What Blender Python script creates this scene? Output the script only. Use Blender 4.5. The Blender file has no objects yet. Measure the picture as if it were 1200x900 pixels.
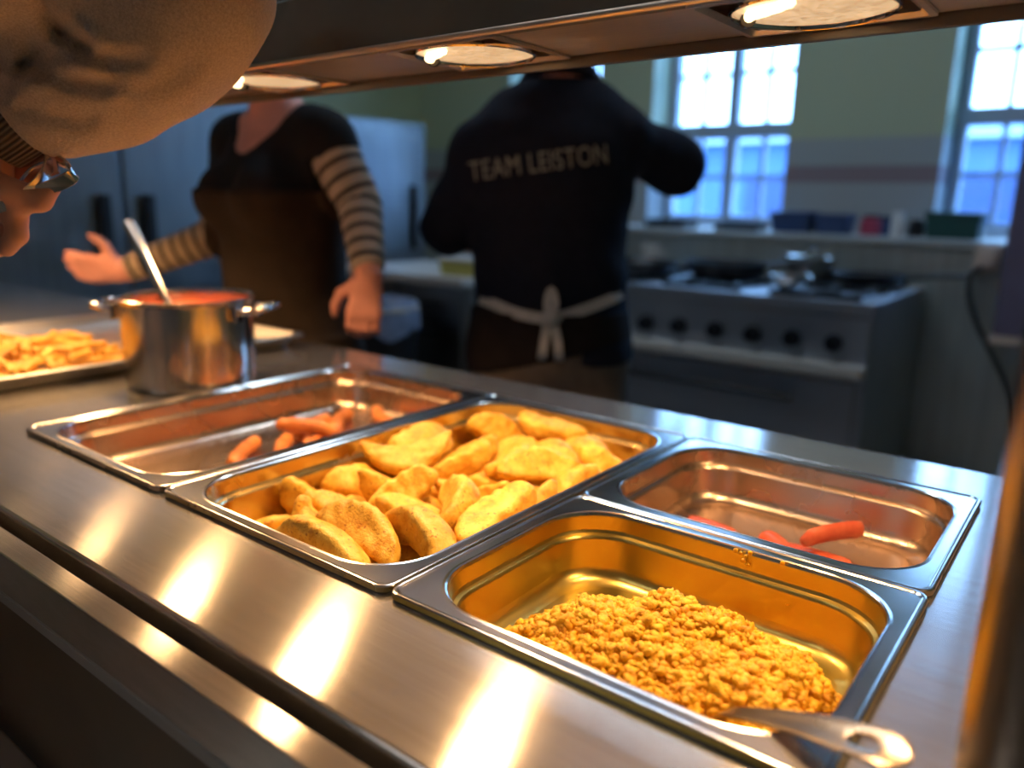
import bpy, bmesh, math, random
import numpy as np
from mathutils import Vector, Matrix, Euler
from mathutils.bvhtree import BVHTree

SC = bpy.context.scene
COL = SC.collection
PI = math.pi
FZ = -0.9                      # floor level; z = 0 is the rim height of the food pans on the counter

# ------------------------------------------------------------------ camera data (also used to turn photo points into places)
CAM_LOC = np.array([1.05857129, -0.373743768, 0.289870103])
CAM_ROT = (1.33909949, -0.0196285222, 0.661139404)
FPX = 922.205
_R = np.array(Euler(CAM_ROT, 'XYZ').to_matrix())

def at(u, v, d):
    q = CAM_LOC + d * (_R @ np.array([(u - 600) / FPX, -(v - 450) / FPX, -1.0]))
    return np.array(q)

# ------------------------------------------------------------------ object helpers
def smooth_mesh(me, ang=40):
    me.shade_smooth()
    try:
        me.set_sharp_from_angle(angle=math.radians(ang))
    except Exception:
        pass

def link(name, me, mat=None, parent=None, ang=40):
    if mat is not None:
        me.materials.clear()
        me.materials.append(mat)
    if ang:
        smooth_mesh(me, ang)
    o = bpy.data.objects.new(name, me)
    COL.objects.link(o)
    if parent is not None:
        o.parent = parent
    return o

def from_bm(name, bm, mat=None, parent=None, ang=40):
    me = bpy.data.meshes.new(name)
    bm.normal_update()
    bm.to_mesh(me)
    bm.free()
    o = link(name, me, mat, parent, ang)
    if ang:                       # keep broad faces flat beside their rounded edges
        w = o.modifiers.new('weighted_normals', 'WEIGHTED_NORMAL'); w.mode = 'FACE_AREA'; w.weight = 80; w.keep_sharp = True
    return o

def from_np(name, V, F, mat=None, parent=None, ang=40):
    me = bpy.data.meshes.new(name)
    me.from_pydata([tuple(map(float, v)) for v in V], [], [tuple(map(int, f)) for f in F])
    me.update()
    return link(name, me, mat, parent, ang)

def tag(o, label=None, cat=None, group=None, kind=None):
    if label: o['label'] = label
    if cat: o['category'] = cat
    if group: o['group'] = group
    if kind: o['kind'] = kind
    return o

def empty(name, loc=(0, 0, 0), rz=0.0, label=None, cat=None, group=None):
    o = bpy.data.objects.new(name, None)
    o.empty_display_size = 0.05
    COL.objects.link(o)
    o.location = loc
    o.rotation_euler = (0, 0, rz)
    return tag(o, label, cat, group)

def copy_tree(o, parent=None):
    c = o.copy()
    COL.objects.link(c)
    if parent is not None:
        c.parent = parent
    for ch in [x for x in SC.objects if x.parent == o]:
        copy_tree(ch, c)
    return c

# ------------------------------------------------------------------ bmesh shape helpers
def b_box(bm, x0, x1, y0, y1, z0, z1, bev=0.0, seg=2):
    r = bmesh.ops.create_cube(bm, size=1.0)
    vs = r['verts']
    bmesh.ops.scale(bm, vec=(x1 - x0, y1 - y0, z1 - z0), verts=vs)
    bmesh.ops.translate(bm, vec=((x0 + x1) / 2, (y0 + y1) / 2, (z0 + z1) / 2), verts=vs)
    if bev > 0:
        es = list({e for v in vs for e in v.link_edges})
        bmesh.ops.bevel(bm, geom=es, offset=bev, segments=seg, affect='EDGES', profile=0.5)
    return bm

def box(name, x0, x1, y0, y1, z0, z1, mat, parent=None, bev=0.0):
    return from_bm(name, b_box(bmesh.new(), x0, x1, y0, y1, z0, z1, bev), mat, parent)

def frames_along(P):
    P = [Vector(p) for p in P]
    T = []
    for i in range(len(P)):
        a = P[max(0, i - 1)]; b = P[min(len(P) - 1, i + 1)]
        T.append((b - a).normalized())
    n = T[0].orthogonal().normalized()
    out = []
    for i, t in enumerate(T):
        n = (n - t * n.dot(t))
        n = n.normalized() if n.length > 1e-6 else t.orthogonal().normalized()
        out.append((P[i], t, n, t.cross(n)))
    return out

def b_tube(bm, P, r, seg=12, cap=True, flat=1.0):
    rs = r if hasattr(r, '__len__') else [r] * len(P)
    rings = []
    for (p, t, n, b), rr in zip(frames_along(P), rs):
        rings.append([bm.verts.new(p + n * (rr * math.cos(2 * PI * k / seg)) + b * (rr * flat * math.sin(2 * PI * k / seg))) for k in range(seg)])
    for a, c in zip(rings[:-1], rings[1:]):
        for k in range(seg):
            bm.faces.new((a[k], a[(k + 1) % seg], c[(k + 1) % seg], c[k]))
    if cap:
        bm.faces.new(rings[0][::-1]); bm.faces.new(rings[-1])
    return bm

def b_lathe(bm, prof, c=(0, 0, 0), seg=48, cap0=False, cap1=False):
    rings = []
    for r, z in prof:
        rings.append([bm.verts.new((c[0] + r * math.cos(2 * PI * k / seg), c[1] + r * math.sin(2 * PI * k / seg), c[2] + z)) for k in range(seg)])
    for a, d in zip(rings[:-1], rings[1:]):
        for k in range(seg):
            bm.faces.new((a[k], a[(k + 1) % seg], d[(k + 1) % seg], d[k]))
    if cap0: bm.faces.new(rings[0][::-1])
    if cap1: bm.faces.new(rings[-1])
    return bm

def rrect(hx, hy, r, n=8):
    pts = []
    for cx, cy, a0 in ((hx - r, hy - r, 0), (-hx + r, hy - r, PI / 2), (-hx + r, -hy + r, PI), (hx - r, -hy + r, 3 * PI / 2)):
        for k in range(n + 1):
            a = a0 + PI / 2 * k / n
            pts.append((cx + r * math.cos(a), cy + r * math.sin(a)))
    return pts

def b_loft_rect(bm, rings, n=8, cap0=False, cap1=False):
    R = []
    for hx, hy, r, z in rings:
        R.append([bm.verts.new((x, y, z)) for x, y in rrect(hx, hy, r, n)])
    m = len(R[0])
    for a, c in zip(R[:-1], R[1:]):
        for k in range(m):
            bm.faces.new((a[k], a[(k + 1) % m], c[(k + 1) % m], c[k]))
    if cap0: bm.faces.new(R[0][::-1])
    if cap1: bm.faces.new(R[-1])
    return bm

def catmull(P, n=8):
    P = [np.array(p, float) for p in P]
    Q = [2 * P[0] - P[1]] + P + [2 * P[-1] - P[-2]]
    out = []
    for i in range(1, len(Q) - 2):
        for k in range(n):
            t = k / n
            a, b, c, d = Q[i - 1], Q[i], Q[i + 1], Q[i + 2]
            out.append(0.5 * ((2 * b) + (-a + c) * t + (2 * a - 5 * b + 4 * c - d) * t * t + (-a + 3 * b - 3 * c + d) * t ** 3))
    out.append(P[-1])
    return out

# ------------------------------------------------------------------ implicit surfaces (bodies, clothes, food)
class Field:
    def __init__(self, lo, hi, h):
        self.lo = np.array(lo, float); self.h = h
        self.n = np.maximum(3, np.ceil((np.array(hi, float) - self.lo) / h).astype(int) + 1)
        self.g = np.full(tuple(self.n), 1.0, np.float32)
        self.ax = [self.lo[i] + h * np.arange(self.n[i]) for i in range(3)]

    def sub(self, lo, hi):
        a = np.clip(np.floor((np.array(lo) - self.lo) / self.h).astype(int), 0, self.n - 1)
        b = np.clip(np.ceil((np.array(hi) - self.lo) / self.h).astype(int) + 1, 1, self.n)
        s = tuple(slice(int(a[i]), int(b[i])) for i in range(3))
        X = np.stack(np.meshgrid(*[self.ax[i][s[i]] for i in range(3)], indexing='ij'), -1)
        return s, X

    def smin(self, s, d, k):
        g = self.g[s]
        if k <= 0:
            self.g[s] = np.minimum(g, d); return
        hh = np.clip(0.5 + 0.5 * (g - d) / k, 0, 1)
        self.g[s] = g * (1 - hh) + d * hh - k * hh * (1 - hh)

    def cone(self, a, b, ra, rb=None, k=0.03):
        a = np.array(a, float); b = np.array(b, float); rb = ra if rb is None else rb
        m = max(ra, rb) + max(k, self.h) * 2 + .03
        s, X = self.sub(np.minimum(a, b) - m, np.maximum(a, b) + m)
        if 0 in X.shape: return
        ab = b - a
        t = np.clip(((X - a) @ ab) / max(1e-9, ab @ ab), 0, 1)
        d = np.linalg.norm(X - a - t[..., None] * ab, axis=-1) - (ra + (rb - ra) * t)
        self.smin(s, d, k)

    def chain(self, P, R, k=0.03):
        for i in range(len(P) - 1):
            self.cone(P[i], P[i + 1], R[i], R[i + 1], k)

    def ell(self, c, r, rot=None, k=0.03, cut=False):
        c = np.array(c, float); r = np.array(r, float)
        M = np.eye(3) if rot is None else np.array(rot)
        m = r.max() + k * 2 + .03
        s, X = self.sub(c - m, c + m)
        if 0 in X.shape: return
        q = (X - c) @ M
        k0 = np.linalg.norm(q / r, axis=-1)
        k1 = np.linalg.norm(q / (r * r), axis=-1)
        d = k0 * (k0 - 1.0) / np.maximum(k1, 1e-6)
        d = np.where(k0 < 1e-3, -r.min(), d)
        if cut:
            g = self.g[s]; e = -d
            hh = np.clip(0.5 - 0.5 * (g - e) / k, 0, 1)
            self.g[s] = g * (1 - hh) + e * hh + k * hh * (1 - hh)
        else:
            self.smin(s, d, k)

    def all(self):
        return np.stack(np.meshgrid(*self.ax, indexing='ij'), -1)

    def mesh(self, smooth=0):
        return surface_nets(self.g, self.lo, self.h, smooth)

def surface_nets(g, lo, h, smooth=0):
    g = np.pad(g, 1, constant_values=1.0)
    lo = np.array(lo) - h
    inside = g < 0
    n = g.shape
    corners = [(i, j, k) for i in (0, 1) for j in (0, 1) for k in (0, 1)]
    cnt = sum(inside[i:n[0] - 1 + i, j:n[1] - 1 + j, k:n[2] - 1 + k].astype(np.int8) for i, j, k in corners)
    act = (cnt > 0) & (cnt < 8)
    idx = np.argwhere(act)
    ids = -np.ones(act.shape, np.int64)
    ids[act] = np.arange(len(idx))
    acc = np.zeros((len(idx), 3)); num = np.zeros(len(idx))
    I, J, K = idx.T
    for a in corners:
        for ax in range(3):
            if a[ax] == 1: continue
            b = list(a); b[ax] = 1
            va = g[I + a[0], J + a[1], K + a[2]]; vb = g[I + b[0], J + b[1], K + b[2]]
            m = (va < 0) != (vb < 0)
            t = np.where(m, va / np.where(m, va - vb, 1), 0)
            p = np.array(a, float)[None, :].repeat(len(idx), 0)
            p[:, ax] += t
            acc[m] += p[m]; num[m] += 1
    V = lo + h * (idx + acc / num[:, None])
    F = []
    for ax in range(3):
        o1, o2 = [(1, 2), (2, 0), (0, 1)][ax]
        sl0 = [slice(0, n[0]), slice(0, n[1]), slice(0, n[2])]; sl1 = list(sl0)
        sl0[ax] = slice(0, n[ax] - 1); sl1[ax] = slice(1, n[ax])
        a = inside[tuple(sl0)]; b = inside[tuple(sl1)]
        e = np.argwhere(a != b)
        ok = (e[:, o1] > 0) & (e[:, o2] > 0) & (e[:, o1] < n[o1] - 1) & (e[:, o2] < n[o2] - 1)
        e = e[ok]
        flip = a[tuple(e.T)]
        def cid(d1, d2):
            q = e.copy(); q[:, o1] -= d1; q[:, o2] -= d2
            return ids[tuple(q.T)]
        quad = np.stack([cid(1, 1), cid(0, 1), cid(0, 0), cid(1, 0)], 1)
        quad[~flip] = quad[~flip][:, ::-1]
        F.append(quad)
    F = np.concatenate(F)
    for _ in range(smooth):
        S = np.zeros_like(V); C = np.zeros(len(V))
        for i in range(4):
            a = F[:, i]; b = F[:, (i + 1) % 4]
            np.add.at(S, a, V[b]); np.add.at(C, a, 1)
            np.add.at(S, b, V[a]); np.add.at(C, b, 1)
        V = 0.5 * V + 0.5 * S / np.maximum(C, 1)[:, None]
    return V, F

def noise3(X, seed, n=6, f=1.0):
    rs = np.random.RandomState(seed)
    out = np.zeros(X.shape[:-1])
    for i in range(n):
        w = rs.normal(size=3); w *= f * (0.7 + 0.6 * rs.rand()) / np.linalg.norm(w)
        out += np.sin(X @ w + rs.rand() * 6.28)
    return out / math.sqrt(n)

# ------------------------------------------------------------------ food shapes
def wedge_mesh(seed):
    rs = np.random.RandomState(seed)
    L = 0.047 + 0.012 * rs.rand(); W = 0.034 + .005 * rs.rand()
    f = Field((-.068, -.05, -.055), (.068, .05, .05), .0024)
    X = f.all()
    r = np.array([L, W, W])
    c = np.array([0, 0, -W * .52])
    q = X - c
    q = q + np.stack([0 * q[..., 0], 0 * q[..., 0], 5.0 * rs.uniform(-.6, 1.0) * q[..., 0] ** 2], -1)
    k0 = np.linalg.norm(q / r, axis=-1); k1 = np.linalg.norm(q / (r * r), axis=-1)
    d = k0 * (k0 - 1) / np.maximum(k1, 1e-6)
    h = math.radians(38 + 16 * rs.rand())
    def smax(a, b, k):
        hh = np.clip(0.5 - 0.5 * (a - b) / k, 0, 1)
        return a * (1 - hh) + b * hh + k * hh * (1 - hh)
    p1 = q[..., 1] * math.cos(h) - q[..., 2] * math.sin(h)
    p2 = -q[..., 1] * math.cos(h) - q[..., 2] * math.sin(h)
    d = smax(d, p1, .009); d = smax(d, p2, .009)
    d = d - .0025 + .0011 * noise3(X, seed + 5, 8, 150) + .0007 * noise3(X, seed + 9, 8, 420)
    f.g = d.astype(np.float32)
    V, F = f.mesh(1)
    V = V - V.mean(0)
    return V, F

def stick_mesh(L, w, bend, seed, seg=9, rnd=False):
    rs = np.random.RandomState(seed)
    bm = bmesh.new()
    P = []; R = []
    for k in range(seg + 1):
        t = k / seg * 2 - 1
        P.append((t * L / 2, bend * (1 - t * t), 0.0))
        e = 1.0 if not rnd else math.sqrt(max(0.03, 1 - max(0, (abs(t) - (1 - 1.6 * w / L)) / (1.6 * w / L)) ** 2))
        R.append(w * e * (1 + .06 * rs.normal()))
    if rnd:
        b_tube(bm, P, R, 12)
    else:
        rings = []
        for p, rr in zip(P, R):
            rings.append([bm.verts.new((p[0], p[1] + rr * x + .0004 * rs.normal(), p[2] + rr * z)) for x, z in
                          ((1, .7), (.7, 1), (-.7, 1), (-1, .7), (-1, -.7), (-.7, -1), (.7, -1), (1, -.7))])
        for a, c in zip(rings[:-1], rings[1:]):
            for k in range(8): bm.faces.new((a[k], a[(k + 1) % 8], c[(k + 1) % 8], c[k]))
        bm.faces.new(rings[0][::-1]); bm.faces.new(rings[-1])
    return bm

# ------------------------------------------------------------------ materials
def _nt(name):
    m = bpy.data.materials.new(name)
    m.use_nodes = True
    nt = m.node_tree
    b = nt.nodes['Principled BSDF']
    return m, nt, b

def N(nt, typ, **kw):
    n = nt.nodes.new(typ)
    for k, v in kw.items():
        if k.startswith('i_'):
            n.inputs[k[2:].replace('_', ' ')].default_value = v
        else:
            setattr(n, k, v)
    return n

def coords(nt, scale=(1, 1, 1), world=False):
    mp = N(nt, 'ShaderNodeMapping')
    mp.inputs['Scale'].default_value = scale
    if world:
        g = N(nt, 'ShaderNodeNewGeometry'); nt.links.new(g.outputs['Position'], mp.inputs['Vector'])
    else:
        t = N(nt, 'ShaderNodeTexCoord'); nt.links.new(t.outputs['Object'], mp.inputs['Vector'])
    return mp.outputs['Vector']

def noise(nt, vec, scale, detail=3, rough=.55):
    n = N(nt, 'ShaderNodeTexNoise')
    n.inputs['Scale'].default_value = scale; n.inputs['Detail'].default_value = detail; n.inputs['Roughness'].default_value = rough
    nt.links.new(vec, n.inputs['Vector'])
    return n.outputs['Fac']

def ramp(nt, fac, stops, interp='LINEAR'):
    r = N(nt, 'ShaderNodeValToRGB')
    r.color_ramp.interpolation = interp
    e = r.color_ramp.elements
    while len(e) < len(stops): e.new(0.5)
    for el, (p, c) in zip(e, stops):
        el.position = p
        el.color = (*c, 1) if len(c) == 3 else c
    nt.links.new(fac, r.inputs['Fac'])
    return r.outputs['Color']

def g3(v): return (v, v, v)

def bump(nt, b, fac, strength, dist=0.002):
    n = N(nt, 'ShaderNodeBump')
    n.inputs['Strength'].default_value = strength; n.inputs['Distance'].default_value = dist
    nt.links.new(fac, n.inputs['Height']); nt.links.new(n.outputs['Normal'], b.inputs['Normal'])

def plain(name, col, rough=.5, metal=0.0, var=0.0, vscale=30, bmp=0.0, bscale=200, spec=.5, sheen=0.0):
    m, nt, b = _nt(name)
    b.inputs['Base Color'].default_value = (*col, 1)
    b.inputs['Roughness'].default_value = rough
    b.inputs['Metallic'].default_value = metal
    b.inputs['Specular IOR Level'].default_value = spec
    if sheen: b.inputs['Sheen Weight'].default_value = sheen
    vec = coords(nt)
    if var > 0:
        f = noise(nt, vec, vscale)
        c = ramp(nt, f, [(.3, tuple(x * (1 - var) for x in col)), (.7, tuple(min(1, x * (1 + var)) for x in col))])
        nt.links.new(c, b.inputs['Base Color'])
    if bmp > 0:
        bump(nt, b, noise(nt, vec, bscale, 2), bmp)
    return m

def steel(name, col=(.60, .585, .56), rough=.3, aniso=0.0, tan=(0, 1, 0), brush=None, scratch=0.0, rvar=.06, world=True):
    m, nt, b = _nt(name)
    b.inputs['Base Color'].default_value = (*col, 1)
    b.inputs['Metallic'].default_value = 1.0
    b.inputs['Anisotropic'].default_value = aniso
    if aniso:
        t = N(nt, 'ShaderNodeCombineXYZ')
        for i in range(3): t.inputs[i].default_value = tan[i]
        nt.links.new(t.outputs[0], b.inputs['Tangent'])
    v = coords(nt, (1, 1, 1), world)
    big = noise(nt, v, 9, 4)
    r = ramp(nt, big, [(.3, g3(max(.03, rough - rvar))), (.7, g3(rough + rvar))])
    nt.links.new(r, b.inputs['Roughness'])
    if brush:
        f = noise(nt, coords(nt, brush, world), 1.0, 3, .7)
        c = ramp(nt, f, [(.3, tuple(x * .86 for x in col)), (.7, tuple(min(1, x * 1.08) for x in col))])
        nt.links.new(c, b.inputs['Base Color'])
        bump(nt, b, f, .06 + scratch, .0006)
    return m

def worn(m, amount, rough=.6, col=(.56, .54, .51)):
    """fine wear on the brushed steel scatters part of the light widely"""
    nt = m.node_tree
    b = nt.nodes['Principled BSDF']; out = nt.nodes['Material Output']
    c = N(nt, 'ShaderNodeBsdfPrincipled')
    c.inputs['Base Color'].default_value = (*col, 1); c.inputs['Metallic'].default_value = 1; c.inputs['Roughness'].default_value = rough
    f = ramp(nt, noise(nt, coords(nt, (14, 70, 20), True), 1.0, 4, .7), [(.25, g3(amount * .75)), (.75, g3(amount * 1.25))])
    x = N(nt, 'ShaderNodeMixShader')
    nt.links.new(f, x.inputs[0]); nt.links.new(b.outputs[0], x.inputs[1]); nt.links.new(c.outputs[0], x.inputs[2]); nt.links.new(x.outputs[0], out.inputs[0])

M = {}
M['counter'] = steel('counter_steel', (.56, .54, .51), .165, .88, (0, 1, 0), (9, 500, 60), -.045, .015)
worn(M['counter'], .15)
M['pan'] = steel('pan_steel', (.62, .59, .55), .18, rvar=.03)
M['pan_gold'] = steel('stain_and_reflection_steel', (.52, .41, .12), .30, rvar=.04)  # turmeric stain, plus the crumble's yellow reflection painted into the steel
M['pan_food_tint'] = steel('food_tinted_steel', (.66, .53, .27), .26, rvar=.04)  # golden reflection of the wedges painted into the steel colour
M['pan_lamp_tint'] = steel('lamp_tinted_steel', (.58, .45, .35), .27, rvar=.03)  # warm lamp light between the pan walls, painted in as a copper tint
M['tray'] = steel('baking_tray_steel', (.46, .44, .41), .36)
M['rim'] = steel('rim_steel', (.66, .64, .61), .16)
M['pot'] = steel('pot_steel', (.60, .57, .54), .17, rvar=.03)
M['chrome'] = steel('chrome', (.75, .72, .68), .08, rvar=.02)
M['spoon'] = steel('spoon_steel', (.36, .28, .19), .26, rvar=.03)  # brown of the mirrored gantry underside put into the base colour
M['gantry'] = steel('gantry_steel', (.64, .59, .55), .34, .5, (0, 1, 0), (9, 700, 300), .03)
M['fascia'] = plain('gantry_fascia_enamel', (.10, .10, .09), .42, 0, .12, 12, spec=.35)
M['kitchen_steel'] = steel('kitchen_steel', (.36, .37, .38), .38, 0, (0, 0, 1), (40, 40, 3), .0)
M['stove_steel'] = steel('stove_steel', (.46, .48, .52), .45)
M['dark_metal'] = plain('dark_metal', (.03, .03, .033), .42, .4, .2, 20)
M['black_plastic'] = plain('black_plastic', (.012, .012, .014), .4)
M['panel_dark'] = plain('counter_panel_laminate', (.11, .075, .045), .45, 0, .18, 8)
M['dark_steel'] = steel('dark_steel', (.30, .28, .26), .33)
M['grey_trim'] = plain('grey_trim', (.34, .32, .30), .45)
M['slide'] = steel('tray_slide_steel', (.60, .57, .53), .42)
M['enamel'] = plain('pale_enamel', (.62, .58, .52), .35, 0, .05, 10)
M['white_plastic'] = plain('white_plastic', (.75, .74, .70), .45)
M['yellow_plastic'] = plain('yellow_plastic', (.55, .50, .12), .5)
M['blue_cloth'] = plain('blue_cloth', (.24, .31, .46), .8, 0, .2, 20, .4, 60)
M['green_box'] = plain('dark_green_plastic', (.015, .07, .06), .5)
M['red_plastic'] = plain('red_plastic', (.42, .05, .10), .5)
M['navy_plastic'] = plain('navy_plastic', (.03, .06, .16), .5)
M['box_dark'] = plain('dark_purple_casing', (.15, .125, .20), .55, 0, .1, 6)
M['trim_pale'] = plain('pale_strip', (.62, .50, .42), .5)
M['rubber'] = plain('black_rubber', (.015, .015, .017), .6)
M['skin'] = plain('skin', (.72, .36, .25), .5, 0, .12, 25, .12, 220, .4)
M['skin_b'] = plain('skin_far', (.60, .26, .20), .55, 0, .10, 20)
M['hair_brown'] = plain('hair_brown', (.06, .035, .02), .55, 0, .3, 90, .5, 300)
M['hair_dark'] = plain('hair_dark', (.02, .014, .01), .5, 0, .3, 90, .5, 300)
M['black_shirt'] = plain('black_jersey', (.010, .010, .012), .85, 0, .15, 40, .15, 120, .2)
M['navy_shirt'] = plain('navy_polo_cotton', (.012, .014, .026), .85, 0, .15, 40, .15, 120, .2)
M['brown_apron'] = plain('brown_apron_cloth', (.022, .014, .009), .85, 0, .15, 30, .2, 120, .2)
M['dark_apron'] = plain('dark_apron_cloth', (.022, .015, .014), .85, 0, .15, 30, .2, 120, .2)
M['cotton_tape'] = plain('cotton_tape', (.62, .58, .54), .85, 0, .1, 60, .2, 200, .2)
M['trousers'] = plain('taupe_trousers', (.16, .125, .10), .85, 0, .15, 30, .2, 140, .2)
M['jeans'] = plain('dark_jeans', (.03, .04, .07), .85, 0, .15, 40, .2, 200, .2)
M['shoe'] = plain('black_shoe', (.012, .012, .012), .45)
M['lettering'] = plain('pale_lettering', (.36, .34, .28), .8)
M['bulb_cap'] = plain('bulb_cap', (.04, .03, .025), .5, .6)

def cloth_sweat():
    m, nt, b = _nt('grey_brown_sweatshirt')
    v = coords(nt)
    f = noise(nt, v, 420, 3, .7)
    c = ramp(nt, f, [(.25, (.36, .28, .225)), (.75, (.62, .50, .41))])
    nt.links.new(c, b.inputs['Base Color'])
    b.inputs['Roughness'].default_value = .95
    b.inputs['Specular IOR Level'].default_value = .15
    b.inputs['Sheen Weight'].default_value = .25
    bump(nt, b, noise(nt, v, 300, 3, .7), .35, .0016)
    return m
M['sweat'] = cloth_sweat()

def ribbed():
    m, nt, b = _nt('ribbed_cuff')
    a = N(nt, 'ShaderNodeAttribute'); a.attribute_name = 'turn'
    w = N(nt, 'ShaderNodeMath', operation='MULTIPLY'); w.inputs[1].default_value = 58
    nt.links.new(a.outputs['Fac'], w.inputs[0])
    s = N(nt, 'ShaderNodeMath', operation='SINE'); nt.links.new(w.outputs[0], s.inputs[0])
    h = N(nt, 'ShaderNodeMapRange'); h.inputs['From Min'].default_value = -1
    nt.links.new(s.outputs[0], h.inputs['Value'])
    c = ramp(nt, h.outputs[0], [(0, (.10, .075, .055)), (1, (.27, .21, .16))])
    nt.links.new(c, b.inputs['Base Color'])
    b.inputs['Roughness'].default_value = .95
    b.inputs['Specular IOR Level'].default_value = .15
    bump(nt, b, h.outputs[0], .8, .002)
    return m
M['cuff'] = ribbed()

def striped(name, period, dark_frac, light, dark, cuff_from=None):
    m, nt, b = _nt(name)
    a = N(nt, 'ShaderNodeAttribute'); a.attribute_name = 'along'
    d = N(nt, 'ShaderNodeMath', operation='DIVIDE'); d.inputs[1].default_value = period
    nt.links.new(a.outputs['Fac'], d.inputs[0])
    fr = N(nt, 'ShaderNodeMath', operation='FRACT'); nt.links.new(d.outputs[0], fr.inputs[0])
    c = ramp(nt, fr.outputs[0], [(0, dark), (dark_frac, light)], 'CONSTANT')
    if cuff_from is not None:
        d2 = N(nt, 'ShaderNodeMath', operation='DIVIDE'); d2.inputs[1].default_value = .012
        nt.links.new(a.outputs['Fac'], d2.inputs[0])
        f2 = N(nt, 'ShaderNodeMath', operation='FRACT'); nt.links.new(d2.outputs[0], f2.inputs[0])
        c2 = ramp(nt, f2.outputs[0], [(0, tuple(x * .45 for x in light)), (.25, light)], 'CONSTANT')
        gt = N(nt, 'ShaderNodeMath', operation='GREATER_THAN'); gt.inputs[1].default_value = cuff_from
        nt.links.new(a.outputs['Fac'], gt.inputs[0])
        mx = N(nt, 'ShaderNodeMix', data_type='RGBA')
        nt.links.new(gt.outputs[0], mx.inputs['Factor']); nt.links.new(c, mx.inputs[6]); nt.links.new(c2, mx.inputs[7])
        c = mx.outputs[2]
    nt.links.new(c, b.inputs['Base Color'])
    b.inputs['Roughness'].default_value = .9
    b.inputs['Specular IOR Level'].default_value = .2
    return m
M['stripes'] = striped('striped_jersey', .0335, .30, (.38, .31, .25), (.012, .011, .012), .335)
M['stripes_fore'] = striped('striped_jersey_fore', .030, .27, (.34, .26, .19), (.012, .011, .012))

def wall_mat():
    m, nt, b = _nt('kitchen_wall_paint_and_tile')
    g = N(nt, 'ShaderNodeNewGeometry'); s = N(nt, 'ShaderNodeSeparateXYZ')
    nt.links.new(g.outputs['Position'], s.inputs[0])
    mr = N(nt, 'ShaderNodeMapRange'); mr.inputs['From Min'].default_value = -1; mr.inputs['From Max'].default_value = 2
    nt.links.new(s.outputs['Z'], mr.inputs['Value'])
    z = lambda t: (t + 1) / 3
    c = ramp(nt, mr.outputs[0], [(0, (.40, .42, .42)), (z(.385), (.28, .21, .22)), (z(.475), (.40, .43, .42)), (z(.60), (.50, .55, .36))], 'CONSTANT')
    nt.links.new(c, b.inputs['Base Color'])
    b.inputs['Roughness'].default_value = .55
    return m
M['wall'] = wall_mat()
M['wall_plain'] = plain('hall_wall_paint', (.42, .40, .36), .7, 0, .05, 3)
M['wall_yellow'] = plain('kitchen_wall_paint', (.50, .53, .30), .6, 0, .05, 3)
M['ceiling'] = plain('ceiling_paint', (.80, .80, .78), .8)
M['floor'] = plain('floor_vinyl', (.27, .255, .24), .5, 0, .15, 6)
M['partition'] = steel('partition_steel', (.52, .57, .55), .45, 0, (0, 0, 1), (30, 30, 1.5), .0)
M['ledge'] = plain('ledge_stone', (.42, .44, .43), .5, 0, .06, 8)
M['frame_paint'] = plain('window_frame_paint', (.42, .50, .58), .5)
M['brick'] = plain('neighbour_render', (.09, .17, .32), .9, 0, .12, 1.2)

def pane_mat():
    m = bpy.data.materials.new('window_glass'); m.use_nodes = True
    nt = m.node_tree
    for n in list(nt.nodes): nt.nodes.remove(n)
    o = N(nt, 'ShaderNodeOutputMaterial'); t = N(nt, 'ShaderNodeBsdfTransparent'); g = N(nt, 'ShaderNodeBsdfGlossy'); x = N(nt, 'ShaderNodeMixShader')
    t.inputs[0].default_value = (.95, .97, .98, 1); g.inputs['Roughness'].default_value = .03
    x.inputs[0].default_value = .06
    nt.links.new(t.outputs[0], x.inputs[1]); nt.links.new(g.outputs[0], x.inputs[2]); nt.links.new(x.outputs[0], o.inputs[0])
    return m
M['pane'] = pane_mat()

def emit(name, c0, c1, s, scale=160):
    m, nt, b = _nt(name)
    b.inputs['Base Color'].default_value = (.6, .55, .45, 1)
    f = noise(nt, coords(nt), scale, 3, .7)
    c = ramp(nt, f, [(.3, c0), (.7, c1)])
    nt.links.new(c, b.inputs['Emission Color'])
    b.inputs['Emission Strength'].default_value = s
    b.inputs['Roughness'].default_value = .3
    return m
M['lens'] = emit('lamp_glass_lit', (.36, .23, .115), (.98, .68, .38), .86, 150)
M['filament'] = emit('lamp_burner_lit', (1, .66, .30), (1, .80, .48), 4.0, 60)

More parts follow.
